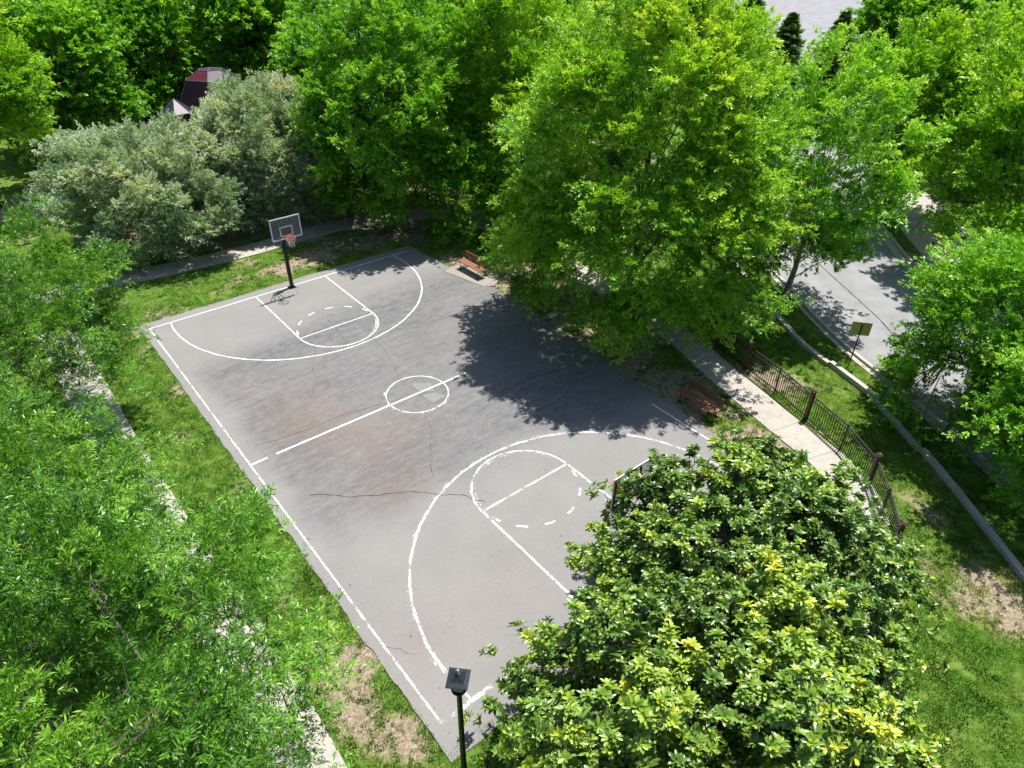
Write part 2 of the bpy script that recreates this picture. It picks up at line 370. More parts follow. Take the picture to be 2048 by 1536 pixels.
# painted lines: world-size ribbons with ragged edges, wear held in the paint's own transparency
hw, hh = 6.767, 11.636; FT = hh - 4.934; RB = hh - 1.034; R3 = 5.93; KW = 1.83
class Ribbon:
    def __init__(s): s.v = []; s.f = []; s.w = []
    def line(s, pts, width, wear=.2, z=.017, jit=.006):
        pts = np.array(pts, float); seg = np.hypot(*np.diff(pts, axis=0).T); cum = np.concatenate([[0], np.cumsum(seg)])
        n = max(2, int(cum[-1] / .06)); t = np.linspace(0, cum[-1], n)
        x = np.interp(t, cum, pts[:, 0]); y = np.interp(t, cum, pts[:, 1])
        dx = np.gradient(x); dy = np.gradient(y); L = np.hypot(dx, dy) + 1e-12; nx_ = -dy / L; ny_ = dx / L
        o = len(s.v) * .37 % 50
        ja = (fbm(t, t * 0 + o, .25, 3, 3) - .5) * jit * 4 + rng.normal(0, jit * .4, n); jb = (fbm(t, t * 0 + o + 9, .2, 3, 5) - .5) * jit * 4 + rng.normal(0, jit * .4, n)
        b = len(s.v); h = width / 2
        for i in range(n):
            s.v.append((x[i] + nx_[i] * (h + ja[i]), y[i] + ny_[i] * (h + ja[i]), z)); s.v.append((x[i] - nx_[i] * (h + jb[i]), y[i] - ny_[i] * (h + jb[i]), z))
        for i in range(n - 1): s.f.append((b + 2 * i, b + 2 * i + 1, b + 2 * i + 3, b + 2 * i + 2)); s.w.append(wear)
        return s
    def arc(s, cx, cy, R, a0, a1, width, wear=.2, z=.017, jit=.006):
        a = np.linspace(a0, a1, max(8, int(abs(a1 - a0) * R / .08)))
        return s.line(np.stack([cx + R * np.cos(a), cy + R * np.sin(a)], -1), width, wear, z, jit)
    def build(s, name, mat):
        cts = np.full(len(s.f), 4); return link(name, np_mesh(name, s.v, cts, np.array(s.f).ravel(), {'wear': s.w}), mat)
rb = Ribbon()
rb.line([(-hw, hh), (-hw, -hh)], .058, .385); rb.line([(-hw, hh), (-hw - .02, hh - 2.6)], .04, .35, .0185)
rb.line([(hw, hh), (hw, -hh)], .06, .50); rb.line([(hw, -6.2), (hw, -hh)], .07, .2, .0185)
rb.line([(-hw, hh), (hw, hh)], .065, .25); rb.line([(-hw, -hh), (hw, -hh)], .12, .42, jit=.014)
rb.line([(-hw + .03, 0), (-hw + .62, .03)], .09, .2); rb.line([(-hw + .95, .03), (2.4, .0)], .088, .24); rb.line([(1.9, 0), (4.6, -.05)], .06, .47, jit=.012)
rb.line([(4.6, -.1), (5.6, -.15)], .12, .52, jit=.02)
rb.arc(0, 0, 1.22, 0, 2 * PI, .050, .36, jit=.010); rb.arc(0, 0, 1.30, 2.4, 5.6, .05, .46, jit=.014)
for sg in (1, -1):
    wd = .066 if sg > 0 else .080; we = .30 if sg > 0 else .385
    # baseline, key and arcs in the far (sg=1) and near (sg=-1) halves
    for kx in (-KW, KW): rb.line([(kx, sg * (hh - .04)), (kx, sg * FT)], wd, we, jit=.010)
    rb.line([(-KW, sg * FT), (KW, sg * FT)], wd * .85, we)
    th = math.asin((hh - RB) / R3)
    a0, a1 = (PI - th, 2 * PI + th) if sg > 0 else (-th, PI + th)
    rb.arc(0, sg * RB, R3, a0 + .012, a1 - .012, wd * 1.0, we, jit=.012)
    if sg < 0: rb.arc(0, sg * RB, R3 + .09, .6, 3.3, .045, .48, .0185, jit=.02)
    b0, b1 = (PI, 2 * PI) if sg > 0 else (0, PI)
    rb.arc(0, sg * FT, KW, b0, b1, wd * .9, we, jit=.010)
    if sg < 0: rb.arc(0, sg * FT, KW - .11, b0 + .3, b1 + .1, .05, .44, .0185, jit=.015)
    else: rb.arc(0, sg * FT, KW - .10, 5.2, 6.28, .04, .42, .0185, jit=.01)
    for k in range(6):
        c = (k + .58) / 6.15 * PI; d = .105
        rb.arc(0, sg * FT, KW - .05, (c - d) * sg, (c + d) * sg, wd, we)
m = NT('line_paint'); wv = m.attr('wear')
f1 = m.noise(16, 6, .75); f2 = m.noise(2.2, 4, .6); f3 = m.noise(60, 3, .7)
ff = m.math('ADD', m.math('MULTIPLY', f1, .5), m.math('ADD', m.math('MULTIPLY', f2, .35), m.math('MULTIPLY', f3, .15)))
al = m.ramp(m.math('SUBTRACT', ff, wv), [(.06, 0.0), (.13, 1.0)])
m.col(m.ramp(m.noise(25, 4, .7), [(.3, (.50, .48, .45)), (.6, (.74, .73, .70))])); m.rough(.7, .3)
trn = m.n('ShaderNodeBsdfTransparent'); mx = m.n('ShaderNodeMixShader'); m.l(al, mx.inputs[0]); m.l(trn.outputs[0], mx.inputs[1]); m.l(m.p.outputs[0], mx.inputs[2]); m.l(mx.outputs[0], m.out.inputs[0])
tag(rb.build('court_lines', m.m), kind='structure')

def gp(u, v, z=0.0):  # a ground point measured in the 2048 px photograph, as world metres on the flat court
    R = cam.rotation_euler.to_matrix(); d = R @ Vector(((u - 1024) / FPX, -(v - 768) / FPX, -1)); o = Vector(CAM)
    t = (z - o.z) / d.z; p = o + d * t; return (p.x, p.y)
cr = Ribbon()
CR = [[(632, 700), (625, 740), (633, 760), (622, 800)], [(735, 668), (752, 682), (770, 700), (790, 738), (797, 752)],
      [(510, 892), (570, 876), (640, 850), (690, 828), (720, 821), (762, 808)], [(849, 828), (862, 854), (861, 888), (862, 935), (868, 958)],
      [(620, 991), (632, 988), (701, 994), (751, 991), (800, 985), (833, 983), (880, 990), (931, 990), (947, 999), (970, 1004)],
      [(1040, 762), (1057, 756), (1109, 744), (1137, 735), (1180, 728)], [(795, 650), (820, 648), (844, 645), (880, 640), (940, 618)],
      [(770, 1295), (800, 1298), (812, 1307), (832, 1310)], [(584, 574), (592, 580), (597, 592)],
      [(655, 640), (668, 652), (680, 668), (694, 690)]]
for k, c in enumerate(CR):
    pts = [gp(*p) for p in c]; P = []
    for a, b in zip(pts[:-1], pts[1:]):
        n = max(2, int(math.hypot(b[0] - a[0], b[1] - a[1]) / .12))
        for i in range(n): t = i / n; P.append((a[0] + (b[0] - a[0]) * t + random.Random(k * 99 + i).uniform(-.025, .025), a[1] + (b[1] - a[1]) * t + random.Random(k * 77 + i).uniform(-.025, .025)))
    P.append(pts[-1]); cr.line(P, .014 if k in (2, 4) else .010, .3, .0205 if k == 4 else .0145, jit=.005)
m = NT('crack_dark'); m.col(m.ramp(m.noise(12, 4, .7), [(.3, (.02, .02, .018)), (.7, (.07, .06, .05))])); m.rough(1, 0)  # dark grey-brown colour of the cracks and the road seam
tag(cr.build('court_cracks', m.m), kind='structure')
# pale concrete patch beside the centre spot
m = NT('patch_concrete'); m.col(m.ramp(m.noise(8, 5, .7), [(.35, (.165, .168, .165)), (.65, (.215, .218, .215))])); m.rough(.85)
pb = MB(); P = [gp(822, 768), gp(862, 766), gp(868, 783), gp(836, 781)]; pb.add([(a, b, .0145) for a, b in P], [(3, 2, 1, 0)])
P = [gp(846, 791), gp(868, 785), gp(890, 792), gp(866, 806)]; pb.add([(a, b, .0145) for a, b in P], [(3, 2, 1, 0)])
tag(pb.build('court_patch', m.m), kind='structure')

# ------------------------------------------------------------------ concrete paths, wall, kerbs, road
def concrete(name, a, b, stain=(.16, .14, .11)):
    m = NT(name); f = m.noise(3.0, 6, .7); f2 = m.noise(90, 3, .7); f3 = m.noise(.7, 4, .6)
    c = m.ramp(m.math('ADD', m.math('MULTIPLY', f, .6), m.math('MULTIPLY', f2, .4)), [(.3, a), (.7, b)])
    m.col(m.mix(m.ramp(f3, [(.5, 0.0), (.8, .45)]), c, stain)); m.rough(.85, .25); m.bump(f2, .3, .006); return m.m
M_CON = concrete('path_concrete', (.30, .275, .24), (.44, .41, .365), (.24, .20, .16))
M_KERB = concrete('kerb_concrete', (.33, .31, .28), (.48, .45, .40), (.22, .20, .17))
def resample(pts, step):
    pts = np.array(pts, float)
    # Catmull-Rom smoothing, then even spacing
    P = np.vstack([2 * pts[0] - pts[1], pts, 2 * pts[-1] - pts[-2]]); out = []
    for i in range(1, len(P) - 2):
        for t in np.linspace(0, 1, 12, endpoint=False):
            a, b, c, d = P[i - 1], P[i], P[i + 1], P[i + 2]
            out.append(.5 * ((2 * b) + (-a + c) * t + (2 * a - 5 * b + 4 * c - d) * t * t + (-a + 3 * b - 3 * c + d) * t ** 3))
    out.append(pts[-1]); out = np.array(out); L = np.concatenate([[0], np.cumsum(np.hypot(*np.diff(out, axis=0).T))])
    n = max(2, int(round(L[-1] / step)) + 1); t = np.linspace(0, L[-1], n)
    return np.stack([np.interp(t, L, out[:, 0]), np.interp(t, L, out[:, 1])], -1)
def normals(c):
    d = np.gradient(c, axis=0); d /= np.hypot(d[:, 0], d[:, 1])[:, None] + 1e-12; return np.stack([-d[:, 1], d[:, 0]], -1), d
def slab_path(name, pts, width, slab, mat, top=.03, gap=.014):
    c = resample(pts, slab / 3); n, d = normals(c); b = MB(); k = 0
    for i in range(0, len(c) - 3, 3):
        vs = []
        for j in range(4):
            p = c[i + j].copy()
            if j == 0: p = p + d[i] * gap / 2
            if j == 3: p = p - d[i + 3] * gap / 2
            for s in (1, -1): e = p + n[i + j] * s * width / 2; vs += [(e[0], e[1], top), (e[0], e[1], -.12)]
        fs = []
        for j in range(3):
            o = 4 * j
            fs += [(o, o + 4, o + 6, o + 2)[::-1], (o, o + 1, o + 5, o + 4)[::-1], (o + 2, o + 6, o + 7, o + 3)[::-1]]
        fs += [(0, 2, 3, 1)[::-1], (12, 13, 15, 14)[::-1]]
        b.add(vs, fs)
    o = b.build(name, mat); return tag(o, kind='structure')
slab_path('court_path', PATH_R, 1.42, 1.75, M_CON)
slab_path('left_path', PATH_L, 1.45, 1.6, M_CON)
slab_path('far_path', PATH_F[1:], 1.5, 1.6, M_CON, .034)
slab_path('sidewalk', WALK_RR, 2.3, 1.8, M_CON)
m = NT('mulch_earth'); m.col(m.ramp(m.noise(20, 5, .75), [(.3, (.26, .17, .12)), (.7, (.48, .36, .28))])); m.rough(.95)
slab_path('earth_path', PATH_S, 2.6, 3.0, m.m, .012, 0.0)
# bench pad
pm = MB(); pad = [(6.95, 8.3), (8.5, 8.6), (8.9, 5.9), (8.0, 5.4), (7.55, 5.7)]
pm.add([(x, y, .028) for x, y in pad] + [(x, y, -.1) for x, y in pad], [(4, 3, 2, 1, 0)] + [(i, (i + 1) % 5, 5 + (i + 1) % 5, 5 + i) for i in range(5)])
tag(pm.build('bench_pad', concrete('pad_concrete', (.22, .20, .17), (.34, .31, .27))), kind='structure')

def strip(name, pts, o0, o1, z0, z1, mat, step=.5, kind='structure', smoothline=True):
    c = resample(pts, step) if smoothline else np.array(pts, float); n, d = normals(c); b = MB()
    vs = []
    for i in range(len(c)):
        a = c[i] + n[i] * o0; e = c[i] + n[i] * o1
        vs += [(a[0], a[1], z1), (e[0], e[1], z1), (e[0], e[1], z0), (a[0], a[1], z0)]
    fs = []
    for i in range(len(c) - 1):
        for k in range(4): fs.append((4 * i + k, 4 * i + (k + 1) % 4, 4 * i + 4 + (k + 1) % 4, 4 * i + 4 + k))
    fs += [(3, 2, 1, 0), tuple(4 * (len(c) - 1) + k for k in range(4))]
    o = b.add(vs, fs).build(name, mat); return tag(o, kind=kind)
# the road: one sheet between the kerbs, widening into the far car park
m = NT('road_asphalt'); f = m.noise(120, 3, .8); f2 = m.noise(.6, 5, .65); f3 = m.noise(1, 5, .6, (1.5, 1.5, 1))
m.col(m.ramp(m.math('ADD', m.math('MULTIPLY', f, .4), m.math('MULTIPLY', f2, .6)), [(.36, (.18, .18, .186)), (.5, (.235, .235, .24)), (.64, (.29, .29, .295))])); m.rough(.85, .3); m.bump(f, .4, .01)
M_ROAD = m.m
cl = resample(CURB_L, .8); crr = resample(CURB_R, .8); n_ = 80
tl = np.linspace(0, 1, n_); A = np.stack([np.interp(tl, np.linspace(0, 1, len(cl)), cl[:, k]) for k in (0, 1)], -1); B = np.stack([np.interp(tl, np.linspace(0, 1, len(crr)), crr[:, k]) for k in (0, 1)], -1)
b = MB(); b.add([(*p, .008) for p in A] + [(*p, .008) for p in B], [(i, n_ + i, n_ + i + 1, i + 1)[::-1] for i in range(n_ - 1)])
tag(b.build('road', M_ROAD), kind='structure')
b = MB(); lot = [(60, 26), (60, 13), (100, 20), (180, 40), (190, 110), (110, 105), (84, 62), (72, 40)]
b.add([(x, y, .008) for x, y in lot], [tuple(range(8))]); tag(b.build('parking_lot', M_ROAD), kind='structure')
b = MB(); lot = [(-3, 50), (4, 49), (4, 60), (-3, 61)]
b.add([(x, y, .004) for x, y in lot], [tuple(range(4))]); tag(b.build('plaza', concrete('plaza_concrete', (.32, .31, .30), (.45, .44, .42))), kind='structure')
strip('gutter', CURB_L[1:], -.42, .0, -.1, .022, M_KERB); strip('kerb', CURB_L[1:], .0, .16, -.1, .15, M_KERB) if False else None
# kerbs: gutter pan on the road side, raised kerb behind it
nL = 1 if True else -1
strip('kerb', CURB_L, -.17, -.01, -.1, .13, M_KERB); strip('kerb', CURB_R, .01, .17, -.1, .14, M_KERB)
strip('gutter', CURB_R, -.42, .0, -.1, .020, M_KERB)
# seam in the road
sm_ = Ribbon(); sm_.line([gp(1600, 490), gp(1650, 540), gp(1695, 580), gp(1760, 640), gp(1830, 720)], .05, .3, .0125, jit=.01); tag(sm_.build('road_seam', cr_m := bpy.data.materials['crack_dark']), kind='structure')

# low stepped retaining wall
wl = thing('retaining_wall', 'low stepped concrete retaining wall between the fenced lawn and the road verge', 'wall')
sg_ = resample(WALL, .3); n, d = normals(sg_)
brk = [0, 14, 22, 30, 38, 47, 56, 66, len(sg_) - 1]; M_WALL = concrete('wall_concrete', (.34, .32, .28), (.48, .45, .40))
for k, (a, e) in enumerate(zip(brk[:-1], brk[1:])):
    if e <= a: continue
    c = sg_[a:e + 1] + n[a:e + 1] * (.05 if k % 2 else -.05); zt = .13 + .04 * (k % 3)
    nn, dd = normals(c); mb = MB(); vs = []
    for i in range(len(c)):
        p = c[i] + (dd[i] * .004 if i == 0 else 0) ; l = p + nn[i] * .10; r = p - nn[i] * .10
        vs += [(l[0], l[1], zt), (r[0], r[1], zt), (r[0], r[1], -.2), (l[0], l[1], -.2)]
    fs = []
    for i in range(len(c) - 1):
        for q4 in range(4): fs.append((4 * i + q4, 4 * i + (q4 + 1) % 4, 4 * i + 4 + (q4 + 1) % 4, 4 * i + 4 + q4))
    fs += [(3, 2, 1, 0), tuple(4 * (len(c) - 1) + q4 for q4 in range(4))]
    mb.add(vs, fs).build('wall_section', M_WALL, wl)

# ------------------------------------------------------------------ iron fence with wooden posts
M_BLK = paint('black_metal', (.008, .008, .009), .55, .1, .3)
M_BRN = wood('brown_post_wood', (.035, .018, .010), (.10, .052, .028))
fpost = [(12.85, 3.5), (12.75, .0), (12.35, -3.5), (11.69, -6.96), (10.66, -10.43), (9.12, -13.74), (6.75, -15.72), (3.0, -17.05)]
fmid = [(12.85, 1.75), (12.6, -1.75), (12.08, -5.25), (11.27, -8.68), (10.03, -12.2), (8.06, -14.72), (4.95, -16.45)]
fn = thing('metal_fence', 'black iron picket fence with brown wooden posts curving along the court path', 'fence', (fpost[3][0], fpost[3][1], 0))
F0 = Vector((fpost[3][0], fpost[3][1], 0))
for i, (x, y) in enumerate(fpost):
    nb = fpost[min(i + 1, len(fpost) - 1)]; pv = fpost[max(i - 1, 0)]; a = math.atan2(nb[1] - pv[1], nb[0] - pv[0])
    mb = MB(); mb.box((x - F0.x, y - F0.y, .62), (.14, .14, 1.30), rz=a, bev=.008)
    p = mb.build('post', M_BRN, fn)
    cb = MB(); cb.box((x - F0.x, y - F0.y, 1.285), (.19, .19, .03), rz=a, bev=.006); cb.lathe([(.12, 1.30), (.11, 1.33), (.05, 1.37), (.0, 1.385)], (x - F0.x, y - F0.y, 0), 4, False)
    cb.build('post_cap', M_BRN, p)
for x, y in fmid:
    MB().box((x - F0.x, y - F0.y, .56), (.055, .055, 1.16), bev=.004).box((x - F0.x, y - F0.y, 1.15), (.075, .075, .02)).build('metal_post', M_BLK, fn)
allp = sorted(fpost + fmid, key=lambda p: -p[1])
for a, e in zip(allp[:-1], allp[1:]):
    A_ = Vector((a[0], a[1], 0)) - F0; B_ = Vector((e[0], e[1], 0)) - F0; dv = B_ - A_; L = dv.length; an = math.atan2(dv.y, dv.x); mid = (A_ + B_) / 2
    mb = MB()
    for z in (.10, .92, 1.09): mb.box((mid.x, mid.y, z), (L - .06, .034, .036), rz=an)
    k = int(L / .105)
    for i in range(1, k):
        q3 = A_ + dv * (i / k); mb.box((q3.x, q3.y, .575), (.021, .021, 1.06), rz=an)
    mb.build('fence_panel', M_BLK, fn)

# white picket fence across the road
M_WHT = paint('white_paint', (.72, .72, .70), .5, 0, .12)
pk = thing('picket_fence', 'white picket fence in front of shrubs beyond the far sidewalk', 'fence', (32, -6.2, 0))
pp = [(40.4, -3.6), (37.6, -3.5), (35.3, -4.0), (33.2, -5.2), (31.3, -6.9), (29.4, -8.7), (27.8, -10.6)]
for (ax, ay), (bx, by) in zip(pp[:-1], pp[1:]):
    A_ = Vector((ax - 32, ay + 6.2, 0)); B_ = Vector((bx - 32, by + 6.2, 0)); dv = B_ - A_; L = dv.length; an = math.atan2(dv.y, dv.x); mid = (A_ + B_) / 2
    mb = MB()
    for z in (.3, .85): mb.box((mid.x, mid.y, z), (L - .1, .04, .09), rz=an)
    k = int(L / .17)
    for i in range(1, k): q3 = A_ + dv * (i / k); mb.box((q3.x, q3.y, .56), (.075, .02, 1.0), rz=an)
    mb.build('picket_panel', M_WHT, pk); MB().box((ax - 32, ay + 6.2, .6), (.12, .12, 1.24), rz=an, bev=.01).build('post', M_WHT, pk)

# ------------------------------------------------------------------ basketball hoops
M_POLE = paint('dark_green_steel', (.010, .020, .022), .35, .5, .3)
M_STEEL = paint('black_steel', (.014, .014, .016), .4, .5, .3)
M_FRAME = paint('white_frame', (.70, .70, .68), .45, .1, .12)
M_ORG = paint('orange_rim', (.62, .10, .045), .45, .2, .2)
m = NT('board_acrylic'); m.col((.42, .45, .46)); m.rough(.12, .5); trn = m.n('ShaderNodeBsdfTransparent'); trn.inputs[0].default_value = (.80, .83, .84, 1)
mx = m.n('ShaderNodeMixShader'); m.l(m.math('ADD', m.math('MULTIPLY', m.noise(4, 4, .6), .12), .10), mx.inputs[0]); m.l(trn.outputs[0], mx.inputs[1]); m.l(m.p.outputs[0], mx.inputs[2]); m.l(mx.outputs[0], m.out.inputs[0]); M_ACR = m.m
m = NT('net_cord'); m.col(m.ramp(m.noise(14, 3), [(.45, (.62, .60, .62)), (.6, (.60, .20, .16))])); m.rough(.9); M_NET = m.m
def hoop(label, loc, rz):
    """local: board faces -y, pole base at the origin"""
    t = thing('basketball_hoop', label, 'basketball hoop', loc, rz)
    p = MB().box((0, 0, .012), (.36, .36, .024), bev=.005); p.box((0, 0, 1.15), (.155, .155, 2.28), bev=.012)
    for sx in (-1, 1):
        for sy in (-1, 1): p.lathe([(.018, .02), (.018, .05), (.0, .055)], (sx * .14, sy * .14, 0), 6, False)
    p.build('pole', M_POLE, t)
    u = MB().box((0, -.10, 2.45), (.12, .10, 1.25), bev=.01).box((0, -.05, 2.05), (.17, .22, .10), bev=.01).box((0, -.05, 2.62), (.17, .22, .05), bev=.006)
    u.tube([(.0, .09, 1.7), (.0, .16, 2.0), (.0, .10, 2.5)], .02, 8)
    u.build('upper_post', M_POLE, t)
    a = MB()
    for sx in (-.11, .11):
        for z, zb in ((2.72, 3.02), (3.06, 3.62)): a.tube([(sx * .8, -.10, z), (sx * 2.2, -.60, zb)], .022, 8)
        a.tube([(sx * .8, .12, 2.5), (sx * .8, -.10, 3.06)], .02, 8)
    a.box((0, -.10, 3.06), (.26, .05, .05)); a.box((0, -.10, 2.72), (.26, .05, .05)); a.build('support_arm', M_STEEL, t)
    y0 = -.68; zb, zt, W = 2.86, 3.86, 1.42
    MB().box((0, y0, (zb + zt) / 2), (W - .06, .012, zt - zb - .06)).build('backboard', M_ACR, t)
    fr = MB()
    for z in (zb, zt): fr.box((0, y0 - .012, z), (W + .04, .03, .055), bev=.004)
    for x in (-W / 2, W / 2): fr.box((x, y0 - .010, (zb + zt) / 2), (.055, .03, zt - zb - .057), bev=.004)
    fr.build('front_frame', M_FRAME, t)
    bk = MB()
    for x in (-W / 2 + .004, -.24, .24, W / 2 - .004): bk.box((x, y0 + .032, (zb + zt) / 2), (.045, .05, zt - zb - .01))
    for z in (zb + .02, ): bk.box((0, y0 + .034, z), (W - .1, .044, .05))
    bk.build('back_frame', M_STEEL, t)
    sq = MB(); sz = .46; sh = .42; s0 = zb + .14
    for z in (s0, s0 + sh): sq.box((0, y0 - .0085, z), (.62, .004, .045))
    for x in (-.2875, .2875): sq.box((x, y0 - .0085, s0 + sh / 2), (.045, .004, sh - .046))
    sq.build('target_square', M_FRAME, t)
    r = MB().torus((0, y0 - .40, 3.02), .228, .011, 36, 8); r.box((0, y0 - .10, 3.0), (.14, .18, .025), bev=.004).box((0, y0 - .022, 2.99), (.16, .014, .14), bev=.003)
    r.tube([(-.06, y0 - .03, 2.93), (-.12, y0 - .22, 3.01)], .008, 6).tube([(.06, y0 - .03, 2.93), (.12, y0 - .22, 3.01)], .008, 6)
    rm_ = r.build('rim', M_ORG, t, smooth=True)
    nb = MB(); prof = [(.228, 3.01), (.20, 2.92), (.165, 2.83), (.14, 2.74), (.125, 2.66), (.13, 2.58)]; K = 12
    for i in range(K):
        for s in (-1, 1):
            pts = [(R_ * math.cos(2 * PI * (i + s * j * .5) / K), y0 - .40 + R_ * math.sin(2 * PI * (i + s * j * .5) / K), z) for j, (R_, z) in enumerate(prof)]
            nb.tube(pts, .005, 5)
    nb.build('net', M_NET, rm_)
    return t
hoop('basketball hoop with orange rim on dark pole behind the far baseline of the court', (-.02, 11.50, 0), .0)
hoop('basketball hoop seen from behind, rising over the magnolia at the near baseline', (-.0, -11.68, 0), PI)

# ------------------------------------------------------------------ benches
M_SLAT = wood('bench_slat', (.16, .060, .028), (.31, .125, .062)); M_SLAT2 = wood('dark_bench_slat', (.06, .026, .016), (.15, .065, .04))
def bench(label, loc, rz, ms, mback):
    """local: length along x, sitter faces -y"""
    t = thing('park_bench', label, 'bench', loc, rz, 'wooden benches facing the court')
    L = 1.83
    s = MB()
    for k in range(3): s.box((0, -.40 + k * .145, .445), (L, .132, .042), bev=.006)
    s.build('seat', ms, t)
    b = MB(); b.box((0, .055, .64), (L, .036, .125), rx=-.18, bev=.006); b.box((0, .082, .79), (L, .036, .125), rx=-.18, bev=.006)
    b.build('backrest', mback, t)
    for x in (-.72, .72):
        l = MB().tube([(x, -.44, 0), (x, -.42, .40), (x, .02, .415), (x, .05, .0)], .024, 8); l.tube([(x, .0, .415), (x, .062, .56), (x, .115, .84)], .022, 8)
        l.box((x, -.44, .01), (.10, .12, .02)).box((x, .05, .01), (.10, .12, .02)); l.build('leg', M_BLK, t)
    return t
bench('orange-brown slatted bench on the bare earth beside the far right corner of the court', (8.22, 7.25, .03), -PI / 2 + .04, M_SLAT, M_SLAT)
bench('dark brown slatted bench in dappled shade between the court and the fenced path', (8.12, -7.5, 0), -PI / 2 - .07, M_SLAT, M_SLAT2)

# ------------------------------------------------------------------ bin, cover, sign, lamps
M_BIN = paint('dark_brown_slats', (.035, .022, .014), .5, .1, .35)
t = thing('trash_can', 'dark brown slatted litter bin standing in shade beside the far bench', 'bin', (8.35, 4.0, 0))
b = MB()
for k in range(22):
    a = 2 * PI * k / 22; b.box((.315 * math.cos(a), .315 * math.sin(a), .47), (.018, .06, .78), rz=a)
b.build('slats', M_BIN, t)
MB().lathe([(.285, .04), (.285, .88), (.27, .88), (.27, .06), (.0, .06)], n=28, close=False).torus((0, 0, .10), .32, .014, 28, 6).torus((0, 0, .82), .325, .016, 28, 6).lathe([(.0, .02), (.30, .02), (.30, .05)], n=28, close=False).build('liner', M_BLK, t, smooth=True)
MB().lathe([(.34, .86), (.345, .89), (.30, .93), (.17, .95), (.15, .94), (.15, .90), (.30, .86)], n=28, close=False).build('lid', M_BLK, t, smooth=True)
m = paint('pale_cover', (.28, .36, .36), .6, .1, .2)
c = MB().box((8.37, 1.35, .0), (.42, .34, .06), rz=.3, bev=.01).box((8.37, 1.35, .033), (.32, .24, .012), rz=.3).build('utility_cover', m); tag(c, 'small pale blue-green utility cover set in the shaded earth beside the court', 'utility cover')

M_SIGN = paint('sign_back', (.46, .46, .15), .45, .2, .12, 3); M_GAL = paint('brown_post_steel', (.06, .048, .036), .55, .5, .25)
t = thing('street_sign', 'blank olive-yellow back of a rectangular sign on a thin brown post by the road', 'sign', (15.36, -9.52, 0), math.radians(-52))
MB().tube([(0, 0, -.1), (0, 0, 2.06)], .028, 8).build('post', M_GAL, t)
pn = MB().box((0, .045, 1.78), (.76, .012, .60), bev=.003).build('sign_panel', M_SIGN, t)
MB().box((0, .034, 1.95), (.06, .02, .03)).build('bracket', M_GAL, pn)

M_HOOD = paint('charcoal_hood', (.030, .036, .044), .5, .3, .22, 5); M_LPOLE = paint('dark_lamp_pole', (.010, .019, .019), .4, .5, .3)
m = NT('lamp_glass'); m.col((.55, .55, .52)); m.rough(.25); m.p.inputs['Transmission Weight'].default_value = .5; M_LGL = m.m
M_FIN = paint('grey_finial', (.30, .34, .37), .3, .6, .2)
def lamp(label, loc, rz, H=4.35, hood=None):
    t = thing('street_lamp', label, 'street lamp', loc, rz, 'square-hooded lamps by the court')
    MB().lathe([(.17, 0), (.17, .10), (.12, .16), (.10, .60), (.075, .68), (.062, 1.2), (.052, H - .55), (.075, H - .52), (.075, H - .46), (.05, H - .42), (.05, H - .40)], n=20).build('pole', M_LPOLE, t, smooth=True)
    # square lantern: base, glass, hood
    b = MB().lathe([(.06, H - .41), (.15, H - .38), (.15, H - .355)], n=12)
    for sx in (-1, 1):
        for sy in (-1, 1): b.tube([(sx * .10, sy * .10, H - .36), (sx * .13, sy * .13, H - .03)], .010, 6)
    b.build('lantern_frame', M_LPOLE, t)
    g_ = MB(); w0, w1 = .08, .125; z0, z1 = H - .355, H - .03
    g_.add([(-w0, -w0, z0), (w0, -w0, z0), (w0, w0, z0), (-w0, w0, z0), (-w1, -w1, z1), (w1, -w1, z1), (w1, w1, z1), (-w1, w1, z1)], [(0, 1, 5, 4), (1, 2, 6, 5), (2, 3, 7, 6), (3, 0, 4, 7)]); g_.build('lamp_glass', M_LGL, t)
    h = MB(); a = .205; c_ = .05; z0 = H - .03
    prof = [(a, z0 - .03), (a, z0), (a * .62, z0 + .045), (c_, z0 + .15), (c_ * .8, z0 + .17)]
    vs = [(sx * r, sy * r, z) for r, z in prof for sx, sy in ((-1, -1), (1, -1), (1, 1), (-1, 1))]
    fs = [(4 * i + k, 4 * i + (k + 1) % 4, 4 * i + 4 + (k + 1) % 4, 4 * i + 4 + k) for i in range(len(prof) - 1) for k in range(4)] + [tuple(range(4))[::-1], tuple(4 * (len(prof) - 1) + k for k in range(4))]
    hd = h.add(vs, fs).build('hood', hood or M_HOOD, t)
    MB().lathe([(.03, z0 + .165), (.035, z0 + .18), (.02, z0 + .195), (.036, z0 + .22), (.038, z0 + .245), (.025, z0 + .275), (.0, z0 + .285)], n=16, close=False).build('finial', M_FIN, hd, smooth=True)
    return t
lamp('charcoal street lamp with square pyramid hood beside the magnolia at the near corner', (-7.2, -13.22, 0), -.80)
lamp('small brown-hooded street lamp among leaves at the far left of the lawn', (-9.0, 16.0, 0), .2, 4.0, paint('brown_hood', (.16, .11, .08), .6, .1, .2))

